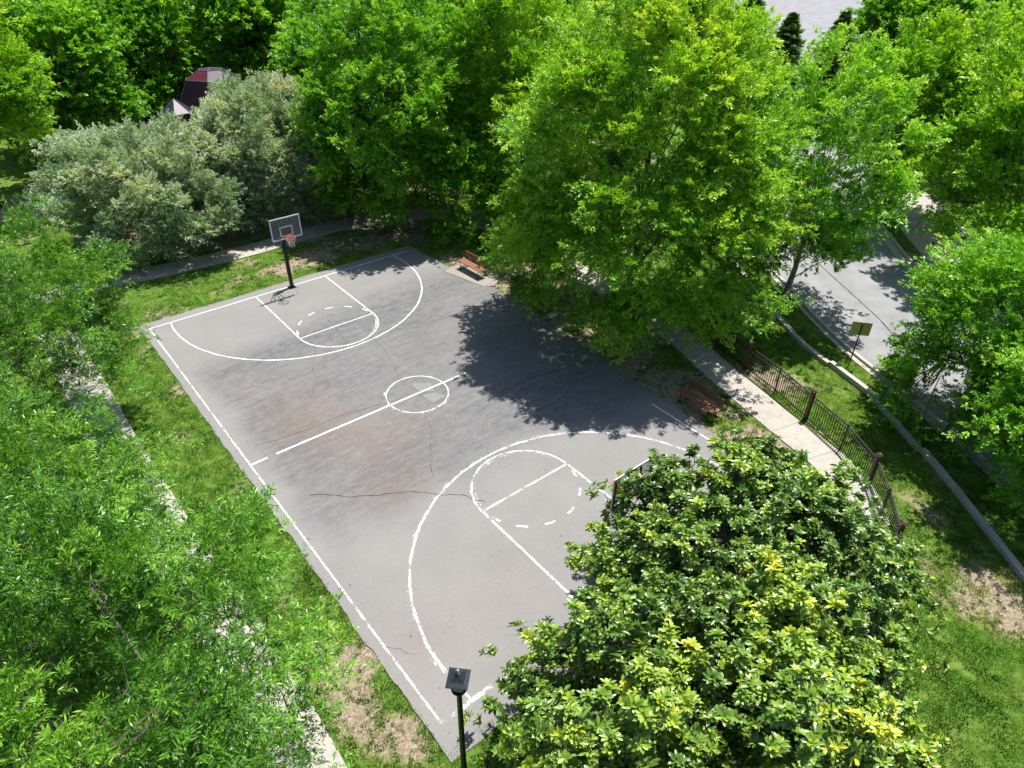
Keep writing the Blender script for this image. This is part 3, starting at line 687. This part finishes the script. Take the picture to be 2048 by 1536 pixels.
# ------------------------------------------------------------------ playground
M_RED = paint('dark_red_panel', (.10, .008, .018), .45, 0, .5, 2.5); M_PUR = paint('plum_panel', (.050, .012, .035), .45, 0, .5, 2.5); M_NAVY = paint('navy_panel', (.016, .022, .045), .45, 0, .4, 2.5)
M_GTRIM = paint('grey_trim', (.14, .15, .19), .5, .3, .3)
def mansard(t, prof, n, mats, trim=.035, rot=0, hex_=True, open_=()):
    for k in range(n):
        a0, a1 = rot + 2 * PI * k / n, rot + 2 * PI * (k + 1) / n
        P = [[(r * math.cos(a) * (1.5 if hex_ else 1), r * math.sin(a), z) for a in (a0, a1)] for r, z in prof]
        for i in range(len(prof) - 1):
            if (k, i) in open_: continue
            a, b2, c_, d2 = [Vector(v) for v in (P[i][0], P[i][1], P[i + 1][1], P[i + 1][0])]
            nn = (b2 - a).cross(d2 - a); nn = nn.normalized() * .02 if nn.length > 1e-6 else Vector((0, 0, .02))
            q8 = [a, b2, c_, d2, a - nn, b2 - nn, c_ - nn, d2 - nn]
            MB().add(q8, [(0, 1, 2, 3), (7, 6, 5, 4), (0, 4, 5, 1), (1, 5, 6, 2), (2, 6, 7, 3), (3, 7, 4, 0)]).build('roof_panel', mats[(k + i) % len(mats)], t)
    tr = MB()
    for k in range(n):
        a = rot + 2 * PI * k / n; a2 = rot + 2 * PI * (k + 1) / n; ex = 1.5 if hex_ else 1
        tr.tube([(r * math.cos(a) * ex, r * math.sin(a), z + .01) for r, z in prof], trim, 6)
        for r, z in prof:
            if r > .2: tr.tube([(r * math.cos(a) * ex, r * math.sin(a), z + .01), (r * math.cos(a2) * ex, r * math.sin(a2), z + .01)], trim, 6)
    tr.build('trim', M_GTRIM, t)
t = thing('play_tower', 'dark red and plum panelled playground tower roof showing above the grey-green shrubs', 'play tower', (6.2, 37.0, 0), -.55)
mansard(t, [(2.3, 2.0), (1.3, 4.8), (.6, 5.4), (.0, 5.5)], 6, [M_RED, M_PUR, M_NAVY, M_PUR], .028, .5)
for k in range(6):
    a = .2 + 2 * PI * k / 6; MB().tube([(1.9 * math.cos(a) * 1.5, 1.9 * math.sin(a), 0), (1.9 * math.cos(a) * 1.5, 1.9 * math.sin(a), 3.1)], .06, 8).build('post', M_NAVY, t)
MB().box((0, 0, 1.5), (3.6, 2.6, .1)).build('deck', M_PUR, t)
t = thing('play_canopy', 'small pointed dark hexagonal canopy peeking over the grey-green shrubs', 'canopy', (2.9, 36.0, -.5))
mansard(t, [(1.15, 3.6), (.0, 4.5)], 6, [M_NAVY, M_PUR, M_NAVY], .018, .1, False)
MB().tube([(0, 0, 0), (0, 0, 4.3)], .07, 8).build('post', M_NAVY, t)

# ------------------------------------------------------------------ trees
def unit(v): return v / (np.linalg.norm(v, axis=-1, keepdims=True) + 1e-9)
def leaves_mesh(name, P, D, N, L, W, T, broad=False):
    """P base, D direction, N normal of each leaf, L length, W width, T tint"""
    n = len(P); D = unit(D); S_ = unit(np.cross(D, N)); N = np.cross(S_, D)
    L = L[:, None]; W = W[:, None]
    if not broad:
        m_ = P + D * L * .5
        V = np.stack([P, m_ + S_ * W * .5 + N * W * .12, P + D * L - N * L * .08, m_ - S_ * W * .5 + N * W * .12], 1).reshape(-1, 3)
        return np_mesh(name, V, np.full(n, 4), np.arange(4 * n), {'tint': T})
    a = P; b_ = P + D * L * .42; c_ = P + D * L * .76 - N * L * .03; tip = P + D * L - N * L * .10
    up = N * W * .16
    l1 = b_ + S_ * W * .42 + up; l2 = c_ + S_ * W * .40 + up; r1 = b_ - S_ * W * .42 + up; r2 = c_ - S_ * W * .40 + up
    V = np.stack([a, b_, c_, tip, l1, l2, r1, r2], 1).reshape(-1, 3)
    F = [0, 4, 1, 1, 4, 5, 2, 2, 5, 3, 0, 1, 6, 1, 2, 7, 6, 2, 3, 7]
    loops = (np.array(F)[None] + 8 * np.arange(n)[:, None]).ravel()
    return np_mesh(name, V, np.tile([3, 4, 3, 3, 4, 3], n), loops, {'tint': np.repeat(T, 6)})

def crown_points(r, nc, R, rz, cl=1.4, inner=.25, lump=.22, flat=.8, cone=0.0):
    """cluster centres filling the outer shell of a lumpy ellipsoid (local to the crown centre)"""
    d = unit(r.normal(size=(nc * 4, 3))); d = d[d[:, 2] > -flat][:nc]
    lob = unit(r.normal(size=(9, 3))); k = 1 + lump * np.max(np.exp(-((1 - d @ lob.T) / .18)), 1) - lump * .6 + r.normal(0, .06, len(d))
    rad = np.where(r.random(len(d)) < inner, r.uniform(.35, .75, len(d)), r.uniform(.74, 1.04, len(d))) * k
    p = d * rad[:, None]; sk = np.where(p[:, 2] < 0, (1 - np.clip(p[:, 2] ** 2, 0, .75)) ** -.30, 1.0); p[:, :2] *= (sk * (1 - cone * np.clip(p[:, 2], 0, 1)))[:, None]
    return p * np.array([R - cl * .55, R - cl * .55, rz - cl * .45])

def make_crown(seed, R, rz, nspray, twigs, lpt, L, W, cl=1.4, sprlen=1.0, droop=.15, nc=60, lump=.22, inner=.25, tilt=.38, topy=.25, flat=.8, up=.35, tintb=0.0, whorl=False, cone=0.0):
    r = np.random.default_rng(seed); CC = crown_points(r, nc, R, rz, cl, inner, lump, flat, cone); nc = len(CC)
    ct = r.uniform(-.2, .2, nc)
    ci = r.integers(0, nc, nspray); d = unit(r.normal(size=(nspray, 3)) + np.array([0, 0, .55])); A = CC[ci] + d * (cl * r.uniform(.15, .75, nspray) * r.uniform(.7, 1.3, nc)[ci])[:, None] * np.array([1, 1, .75])
    out = unit(A * np.array([1 / R, 1 / R, 1 / rz]))
    ax = unit(out * .9 + d * .55 + r.normal(0, .35, (nspray, 3)) + np.array([0, 0, up]))
    pn = unit(np.array([0, 0, 1.0]) + .38 * r.normal(size=(nspray, 3)) + out * .35); side = unit(np.cross(ax, pn)); pn = np.cross(side, ax)
    SL = sprlen * r.uniform(.6, 1.3, nspray)
    # twigs
    si = np.repeat(np.arange(nspray), twigs); nt_ = len(si); f = r.random(nt_); sg = np.where(r.random(nt_) < .5, -1.0, 1.0)
    TP = A[si] + ax[si] * (SL[si] * f)[:, None] - np.array([0, 0, 1.0]) * (droop * f ** 2 * SL[si])[:, None]
    TD = unit(ax[si] * (.5 + .5 * f)[:, None] + side[si] * (sg * (1.1 - f * .7))[:, None] + pn[si] * r.normal(0, .28, nt_)[:, None] + np.array([0, 0, .12]))
    TL = SL[si] * .42 * (1.15 - .7 * f) * r.uniform(.6, 1.3, nt_)
    li = np.repeat(np.arange(nt_), lpt); nl = len(li)
    g_ = np.tile(np.linspace(.12, 1.0, lpt), nt_) + r.normal(0, .05, nl) if not whorl else np.clip(r.normal(.9, .12, nl), 0, 1.1)
    P = TP[li] + TD[li] * (TL[li] * g_)[:, None] - np.array([0, 0, 1.0]) * (.12 * g_ ** 2 * TL[li])[:, None]
    q1 = unit(np.cross(TD[li], pn[si][li])); ph = r.uniform(0, 2 * PI, nl)
    lat = q1 * np.cos(ph)[:, None] * 1.0 + pn[si][li] * np.sin(ph)[:, None] * .55
    inn = np.zeros(nl)
    if whorl:   # rosettes: leaves ring the shoot tip, the young inner ones more upright
        TD = unit(ax[si] * .9 + .55 * r.normal(size=(nt_, 3)) + np.array([0, 0, .45])); P = TP[li] + TD[li] * (TL[li] * g_)[:, None]
        inn = np.tile(np.arange(lpt) / (lpt - 1.0), nt_); ph = np.tile(np.arange(lpt) * 2.4, nt_) + np.repeat(r.uniform(0, 6, nt_), lpt) + r.normal(0, .2, nl)
        q1 = unit(np.cross(TD, np.array([.3, .5, .1]) + 0 * TD))[li]; q2 = np.cross(TD[li], q1); lat = q1 * np.cos(ph)[:, None] + q2 * np.sin(ph)[:, None]
    D = unit(TD[li] * r.uniform(.4, 1.1, nl)[:, None] + lat * .85 - np.array([0, 0, .12]))
    N = unit(pn[si][li] + tilt * r.normal(size=(nl, 3)) + np.array([0, 0, .3]))
    hgt = P[:, 2] / rz; rad = np.linalg.norm(P / np.array([R, R, rz]), axis=1)
    sv = r.random(nspray) ** 2 if whorl else r.random(nspray)
    T = .40 + ct[ci][si][li] + .34 * (sv - .4)[si][li] + r.normal(0, .07 if whorl else .11, nl) + topy * np.clip(hgt, -.4, 1) * .7 + .30 * np.clip(g_ - .6, 0, 1) * np.clip(rad - .7, 0, .5) * 2 + tintb  # outer twig tips lighter: new growth, plus highlights put into the tint
    if whorl:
        D = unit(TD[li] * (1.15 - 1.0 * inn + r.normal(0, .12, nl))[:, None] + lat); N = unit(TD[li] + .22 * r.normal(size=(nl, 3)))
        T = T + (.45 - inn) * np.repeat(np.where(r.random(nt_) < .4, .55, .05), lpt)
    Ls = L * (.62 + .42 * inn) * r.uniform(.8, 1.15, nl) if whorl else L * r.uniform(.65, 1.2, nl); Ws = W * r.uniform(.75, 1.2, nl)
    return P, D, N, Ls, Ws, np.clip(T, 0, 1), CC, A, ax, SL

def make_trunk(seed, zc, CC, A, rt, stems=1, spread=.25, base_r=1.0, twigs=260, ax=None, SL=None, nlimb=34):
    """trunk, limbs to the clusters and twig stems to some sprays, in crown-local coords shifted by zc"""
    r = np.random.default_rng(seed + 5); mb = MB(); Z = np.array([0, 0, zc]); tops = []
    for s in range(stems):
        a = 2 * PI * s / max(1, stems) + r.uniform(0, 1); off = np.array([math.cos(a), math.sin(a), 0]) * (0 if stems == 1 else spread)
        top = np.array([off[0] * 5 + r.normal(0, .25), off[1] * 5 + r.normal(0, .25), zc - (.14 if stems == 1 else -.06) * zc])
        pts = [off * (1 if stems > 1 else 0), off * 1.3 + [0, 0, .25], off * 2 + (top - off * 2) * .35 + r.normal(0, .06, 3), off * 2 + (top - off * 2) * .7 + r.normal(0, .08, 3), top]
        pts = [np.array([p[0], p[1], max(p[2], 0 if i else -.1)]) for i, p in enumerate(pts)]
        pts[0][2] = -.1
        mb.tube(pts, [rt * 1.5, rt * 1.05, rt * .8, rt * .5, rt * .22], 10); tops.append(pts)
    sel = r.permutation(len(CC))[:nlimb]; joints = []
    for k in sel:
        tgt = CC[k] + Z; st = tops[r.integers(len(tops))]; f = np.clip((tgt[2] - .45 * np.linalg.norm(tgt[:2])) / st[-1][2], .28, .97)
        P = np.array(st); i = f * (len(P) - 1); i0 = int(i); b0 = P[i0] + (P[min(i0 + 1, len(P) - 1)] - P[i0]) * (i - i0)
        midp = b0 * .5 + tgt * .5 + np.array([0, 0, .10 * np.linalg.norm(tgt - b0)]) * r.uniform(-.2, 1) + r.normal(0, .12, 3)
        r0 = rt * .28 * (1.15 - .7 * f); mb.tube([b0, b0 * .75 + midp * .25 + r.normal(0, .03, 3), midp, midp * .45 + tgt * .55 + r.normal(0, .08, 3), tgt], [r0, r0 * .85, r0 * .6, r0 * .4, r0 * .16], 6); joints.append(tgt); joints.append(midp)
    J = np.array(joints)
    for k in r.permutation(len(A))[:twigs]:
        tgt = A[k] + Z; j = J[np.argmin(np.linalg.norm(J - tgt, axis=1))]
        if np.linalg.norm(j - tgt) > 2.6: continue
        e = tgt + (ax[k] * SL[k] * .8 if ax is not None else 0)
        mb.tube([j, (j + tgt) / 2 + r.normal(0, .06, 3), tgt, e], [.022, .017, .012, .004], 4, False)
    return mb

def tree(name, label, cat, loc, zc, R, rz, seed, mat, bark=M_BARK, rt=.2, stems=1, broad=False, group=None, rotz=0, sy=1.0, spread=.25, nlimb=34, twigs=260, **k):
    t = thing(name, label, cat, (loc[0], loc[1], 0), rotz, group)
    P, D, N, L, W, T, CC, A, ax, SL = make_crown(seed, R, rz, **k)
    me = leaves_mesh('crown', P, D, N, L, W, T, broad); c = link('crown', me, mat, t, loc=(0, 0, zc))
    mb = make_trunk(seed, zc, CC, A, rt, stems, spread, 1, twigs, ax, SL, nlimb); mb.build('trunk', bark, t, smooth=True)
    t.scale = (1, sy, 1)
    return t
def again(src, label, loc, rotz, s=1.0, sz=None, mat=None):
    t = copy_tree(src); t['label'] = label; t.location = (loc[0], loc[1], 0); t.rotation_euler = (0, 0, rotz); sz = sz or s; t.scale = (s, s, sz)
    if mat:
        for c in t.children:
            if c.name.startswith('crown'): c.data = c.data.copy(); c.data.materials[0] = mat
    return t

def oak(label, loc, zc, R, rz, seed, nspray, tw, lpt, L, W, mat, name='oak_tree', cat='tree', **k):
    kw = dict(nspray=nspray, lpt=lpt, L=L, W=W); t = thing(name, label, cat, (loc[0], loc[1], 0), 0, k.pop('group', None))
    rt = k.pop('rt', .2); stems = k.pop('stems', 1); scl = k.pop('scale', None); rotz = k.pop('rotz', 0); t.rotation_euler = (0, 0, rotz); t.scale = scl or (1, 1, 1); bark = k.pop('bark', M_BARK); ntw = k.pop('ntw', 260); nlimb = k.pop('nlimb', 34); broad = k.pop('broad', False); spread = k.pop('spread', .25)
    P, D, N, Ls, Ws, T, CC, A, ax, SL = make_crown(seed, R, rz, twigs=tw, **kw, **k)
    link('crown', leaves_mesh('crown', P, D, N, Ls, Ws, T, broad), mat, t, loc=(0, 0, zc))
    make_trunk(seed, zc, CC, A, rt, stems, spread, 1, ntw, ax, SL, nlimb).build('trunk', bark, t, smooth=True)
    return t
WO = 'willow oaks round the court'
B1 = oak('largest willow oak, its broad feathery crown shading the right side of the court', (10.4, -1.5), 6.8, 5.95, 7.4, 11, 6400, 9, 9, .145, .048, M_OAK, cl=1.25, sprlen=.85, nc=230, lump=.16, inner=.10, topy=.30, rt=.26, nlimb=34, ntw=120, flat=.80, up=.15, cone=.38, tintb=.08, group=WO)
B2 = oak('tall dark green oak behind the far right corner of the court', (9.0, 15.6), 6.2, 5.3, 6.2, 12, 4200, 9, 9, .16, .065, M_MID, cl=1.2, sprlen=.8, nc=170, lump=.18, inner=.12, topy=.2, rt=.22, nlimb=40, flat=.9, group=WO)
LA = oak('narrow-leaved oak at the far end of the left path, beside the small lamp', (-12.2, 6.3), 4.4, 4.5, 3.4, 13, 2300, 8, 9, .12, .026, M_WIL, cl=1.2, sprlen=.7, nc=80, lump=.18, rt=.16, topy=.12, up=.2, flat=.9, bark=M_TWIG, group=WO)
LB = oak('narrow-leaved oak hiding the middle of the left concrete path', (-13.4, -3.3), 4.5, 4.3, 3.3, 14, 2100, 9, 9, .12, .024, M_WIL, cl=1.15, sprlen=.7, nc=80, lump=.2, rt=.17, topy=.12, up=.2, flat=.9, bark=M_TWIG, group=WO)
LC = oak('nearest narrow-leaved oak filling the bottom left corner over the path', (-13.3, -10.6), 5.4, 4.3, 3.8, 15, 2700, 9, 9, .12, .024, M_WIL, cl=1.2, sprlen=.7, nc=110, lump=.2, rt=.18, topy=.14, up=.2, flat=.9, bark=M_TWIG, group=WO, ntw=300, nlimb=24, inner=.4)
# magnolias
MG = 'magnolias at the near end of the court'
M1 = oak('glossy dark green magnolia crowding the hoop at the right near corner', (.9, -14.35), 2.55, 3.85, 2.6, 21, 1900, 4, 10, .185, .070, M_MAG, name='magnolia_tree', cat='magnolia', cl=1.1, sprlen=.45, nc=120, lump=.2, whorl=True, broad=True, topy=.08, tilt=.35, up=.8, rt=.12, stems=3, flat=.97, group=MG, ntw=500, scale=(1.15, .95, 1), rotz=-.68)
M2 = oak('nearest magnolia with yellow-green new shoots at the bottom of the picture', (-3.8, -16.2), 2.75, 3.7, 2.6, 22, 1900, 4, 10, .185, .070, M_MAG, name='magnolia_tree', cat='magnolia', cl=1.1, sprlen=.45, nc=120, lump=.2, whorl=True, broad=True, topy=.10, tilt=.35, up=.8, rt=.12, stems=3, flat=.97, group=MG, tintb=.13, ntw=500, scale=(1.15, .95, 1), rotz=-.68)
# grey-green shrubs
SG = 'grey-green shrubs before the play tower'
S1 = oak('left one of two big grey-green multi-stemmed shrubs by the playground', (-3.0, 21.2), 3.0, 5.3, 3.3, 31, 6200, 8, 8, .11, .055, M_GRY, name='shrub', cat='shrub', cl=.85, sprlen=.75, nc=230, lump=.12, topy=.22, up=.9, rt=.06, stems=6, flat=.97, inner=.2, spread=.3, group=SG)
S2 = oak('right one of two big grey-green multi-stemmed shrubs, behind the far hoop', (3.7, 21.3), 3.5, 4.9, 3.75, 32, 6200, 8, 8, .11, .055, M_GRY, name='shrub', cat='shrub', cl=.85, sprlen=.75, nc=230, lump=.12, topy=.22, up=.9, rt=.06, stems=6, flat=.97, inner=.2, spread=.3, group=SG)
# street trees on the right
RT = 'street trees along the road'
D1 = oak('light open street tree with pale forked limbs between the big oak and the road', (18.0, -4.6), 6.6, 3.7, 5.2, 41, 1150, 8, 8, .15, .075, M_MID, cl=1.1, sprlen=.85, nc=80, lump=.2, topy=.3, rt=.15, bark=M_BARKP, up=.9, inner=.25, flat=.85, name='maple_tree', group=RT, nlimb=44, tintb=.16)
D6 = oak('dense maple at the right edge between the low wall and the road', (15.6, -14.2), 4.0, 3.4, 3.6, 42, 2100, 8, 8, .13, .055, M_MID, cl=1.1, sprlen=.8, nc=80, lump=.2, topy=.25, rt=.16, flat=.92, name='maple_tree', group=RT)
D2 = oak('yellow-green street tree on the far verge beside the sidewalk', (32.0, -2.0), 6.3, 4.3, 4.5, 43, 1500, 8, 8, .19, .09, M_YEL, cl=1.3, sprlen=1.0, nc=70, lump=.2, topy=.2, rt=.18, up=.7, flat=.85, name='elm_tree', group=RT, nlimb=44)
BT = 'trees filling the background'
B4 = oak('feathery bright green tree rising between the two largest oaks', (14.6, 11.5), 6.6, 4.2, 6.3, 44, 2200, 8, 8, .18, .065, M_YEL, cl=1.4, sprlen=1.1, nc=80, lump=.2, topy=.2, rt=.2, flat=.93, name='locust_tree', group=BT)
F1 = oak('broad dark green tree behind the play tower', (13, 44), 6.2, 5.6, 5.9, 45, 2200, 8, 8, .27, .14, M_MID, cl=1.7, sprlen=1.1, nc=100, lump=.2, topy=.25, rt=.22, flat=.95, inner=.1, name='shade_tree', group=BT)
# repeats of the background kinds
again(D6, 'maple low over the near end of the low wall, at the right edge', (12.3, -17.4), 1.3, .85, .85)
again(D2, 'pale open street tree at the right edge beyond the picket fence', (28.2, -9.8), 2.1, .95, 1.0)
again(D2, 'yellow-green tree at the top left edge above the earth path', (-9.6, 32.6), .9, 1.15, 1.05, M_YEL)
again(B4, 'yellow-green tree standing left of the grey-green shrubs at the left edge', (-15.6, 25.0), 2.9, .95, .75)
again(F1, 'green tree at the top left between the edge and the play canopy', (-2.6, 42), 1.1, .92, .9)
again(F1, 'tree close behind the play canopy and left of the play tower', (4.2, 47.5), 2.7, .95, 1.0)
again(B2, 'green tree standing left of the tall oak, right of the play tower', (13.0, 26.5), 2.0, 1.0, .95)
again(F1, 'dark tree between the play tower and the tall oak', (17.0, 35), 2.6, .95, 1.0, M_MID)
again(F1, 'distant tree in the top row above the play tower', (9, 60), 3.3, 1.25, 1.25)
again(F1, 'distant tree in the top row, second from the left', (-10, 56), 4.2, 1.35, 1.2)
again(F1, 'distant tree in the top row above the play canopy', (0, 62), .2, 1.3, 1.2)
again(F1, 'distant tree in the top row above the tall dark green oak', (24, 40), 5.1, 1.15, 1.2)
again(B2, 'distant tree behind the bright feathery tree', (22, 24), 4.0, 1.1, 1.15, M_YEL)
again(F1, 'distant tree in the top row left of the car park', (36, 37), .4, 1.2, 1.2)
again(D2, 'yellow-green tree behind the largest oak at the top', (23.5, 9.5), 3.9, 1.25, 1.3)
again(F1, 'dark tree at the top right corner behind the yellow-green street tree', (46, -1.5), 2.2, .95, .85)
again(F1, 'dark green tree at the top right, right of the car park', (64, 13.5), 1.0, 1.0, .9)
again(F1, 'tall dark green tree nearest the top right corner', (56, -3), 5.6, 1.2, 1.1)
again(B2, 'green tree below the top right corner', (41, -9), 5.0, .95, .9)
again(F1, 'distant tree at the top edge right of the car park', (84, 17), 3.0, 1.3, 1.1)
again(F1, 'distant tree in the top row behind the distant car park corner', (52, 40), 3.6, 1.3, 1.3)
again(F1, 'tree in the top row between the tall oak and the feathery tree', (20, 52), 2.9, 1.4, 1.3)

# conifers by the car park
def conifer(label, loc, H, R, seed):
    t = thing('conifer_tree', label, 'conifer', (loc[0], loc[1], 0), 0, 'dark conifers by the car park'); r = np.random.default_rng(seed)
    nb = 620; z = r.uniform(.04, .99, nb) * H; a = r.uniform(0, 2 * PI, nb); rad = R * (1 - z / H) ** 1.0 * r.uniform(.5, 1.35, nb) + .1
    tw = 90; bi = np.repeat(np.arange(nb), tw); f = r.uniform(.1, 1, len(bi))
    d = np.stack([np.cos(a), np.sin(a), 0 * a], -1); side = np.stack([-np.sin(a), np.cos(a), 0 * a], -1)
    P = d[bi] * (rad[bi] * f)[:, None] + np.array([0, 0, 1.0]) * (z[bi] - .10 * rad[bi] * f + .12 * rad[bi] * f * f + r.normal(0, .04, len(bi)))[:, None] + side[bi] * (r.normal(0, .10, len(bi)) * (1.2 - f) * rad[bi])[:, None]
    D = unit(d[bi] * .8 + side[bi] * r.normal(0, .7, len(bi))[:, None] + np.array([0, 0, .35])); N = unit(np.array([0, 0, 1.0]) + .4 * r.normal(size=(len(bi), 3)))
    me = leaves_mesh('crown', P, D, N, np.full(len(bi), .30), np.full(len(bi), .07), np.clip(r.normal(.5, .2, len(bi)), 0, 1)); link('crown', me, M_DRK, t)
    MB().tube([(0, 0, -.1), (0, 0, H * .5), (0, 0, H * .97)], [.14, .09, .02], 8).build('trunk', M_BARK, t)
    return t
E1 = conifer('dark conifer with tiered boughs just left of the car park gap', (43.5, 13.6), 8.8, 4.2, 51)
for loc, lb, s in (((51.5, 13.6), 'dark conifer just right of the car park gap', .95), ((49, 16.8), 'shorter dark conifer in the middle below the car park', .72), ((45, 18.2), 'dark conifer farthest left, behind the largest oak', 1.12)):
    t = copy_tree(E1); t['label'] = lb; t.location = (*loc, 0); t.scale = (s, s, s); t.rotation_euler = (0, 0, loc[0])

# fallen leaves and grit; pale flecks under trees also imitate sun dapples
def litter():
    r = np.random.default_rng(3); N = 30000; px = r.uniform(-11, 14, N); py = r.uniform(-20, 24, N)
    w_ = .02 + .9 * gauss(px, py, 9.5, 0, 2.8, 9) + .9 * gauss(px, py, 6, 15.5, 6, 3) + .5 * gauss(px, py, 1, 20, 9, 3) + .35 * gauss(px, py, -10, -2, 1.2, 14) + .3 * gauss(px, py, 2, -12.3, 6, .8) + .18 * gauss(px, py, 7.3, 0, .7, 12) + .12 * gauss(px, py, -7, 0, .5, 12)
    k = r.random(N) < w_ * .8; px, py = px[k], py[k]; n = len(px)
    on = (px > -7.1) & (px < court_right(py)) & (py > -12.4) & (py < 12.15) | (seg_dist(px, py, PATH_R) < .7) | (seg_dist(px, py, PATH_L) < .7)
    P = np.stack([px, py, np.where(on, .04, .012)], -1); a = r.uniform(0, 2 * PI, n); D = np.stack([np.cos(a), np.sin(a), r.normal(0, .12, n)], -1); N_ = unit(np.stack([r.normal(0, .3, n), r.normal(0, .3, n), np.ones(n)], -1))
    return leaves_mesh('leaf_litter', P, D, N_, r.uniform(.03, .09, n), r.uniform(.012, .035, n), r.random(n))
M_LIT = leafmat('fallen_leaf', [(0, (.05, .03, .015)), (.4, (.16, .10, .05)), (.7, (.32, .24, .13)), (.9, (.45, .40, .22)), (1, (.25, .35, .08))], .7, .1, .2)
lt = link('leaf_litter', litter(), M_LIT); tag(lt, 'fallen leaves scattered under the trees and along the court edges', 'leaf litter', kind='stuff')

# small plants
def bush(label, loc, R, H, seed, mat, name='bush', n=260, L=.09, W=.04, **k):
    return oak(label, loc, H * .5, R, H * .55, seed, n, 6, 6, L, W, mat, name=name, cat=name.replace('_', ' '), cl=R * .5, sprlen=R * .45, nc=16, rt=.02, stems=3, spread=R * .1, nlimb=8, ntw=20, up=.8, **k)
bush('low dark bush on the mulch at the verge under the right maple', (16.0, -11.2), .75, .7, 61, M_MID)
bush('rounded shrub behind the white picket fence', (33.6, -7.6), 1.6, 1.8, 62, M_MID, n=420)
bush('shrub at the near end of the white picket fence', (30.6, -10.2), 1.5, 1.6, 63, M_YEL, n=420)
bush('young maple between the far bench and the tall oak, with low bright branches', (10.3, 11.6), 2.3, 5.0, 66, M_MID, name='maple_sapling', n=900, L=.13, W=.06)
bush('small sapling hidden in shade behind the litter bin', (9.8, 6.2), 1.0, 2.6, 64, M_MID, n=240)
bush('low leafy plant growing beside the front leg of the dark bench', (7.75, -8.25), .22, .28, 65, M_OAK, name='weed', n=40, L=.06, W=.02)
print('objects', len(bpy.data.objects))
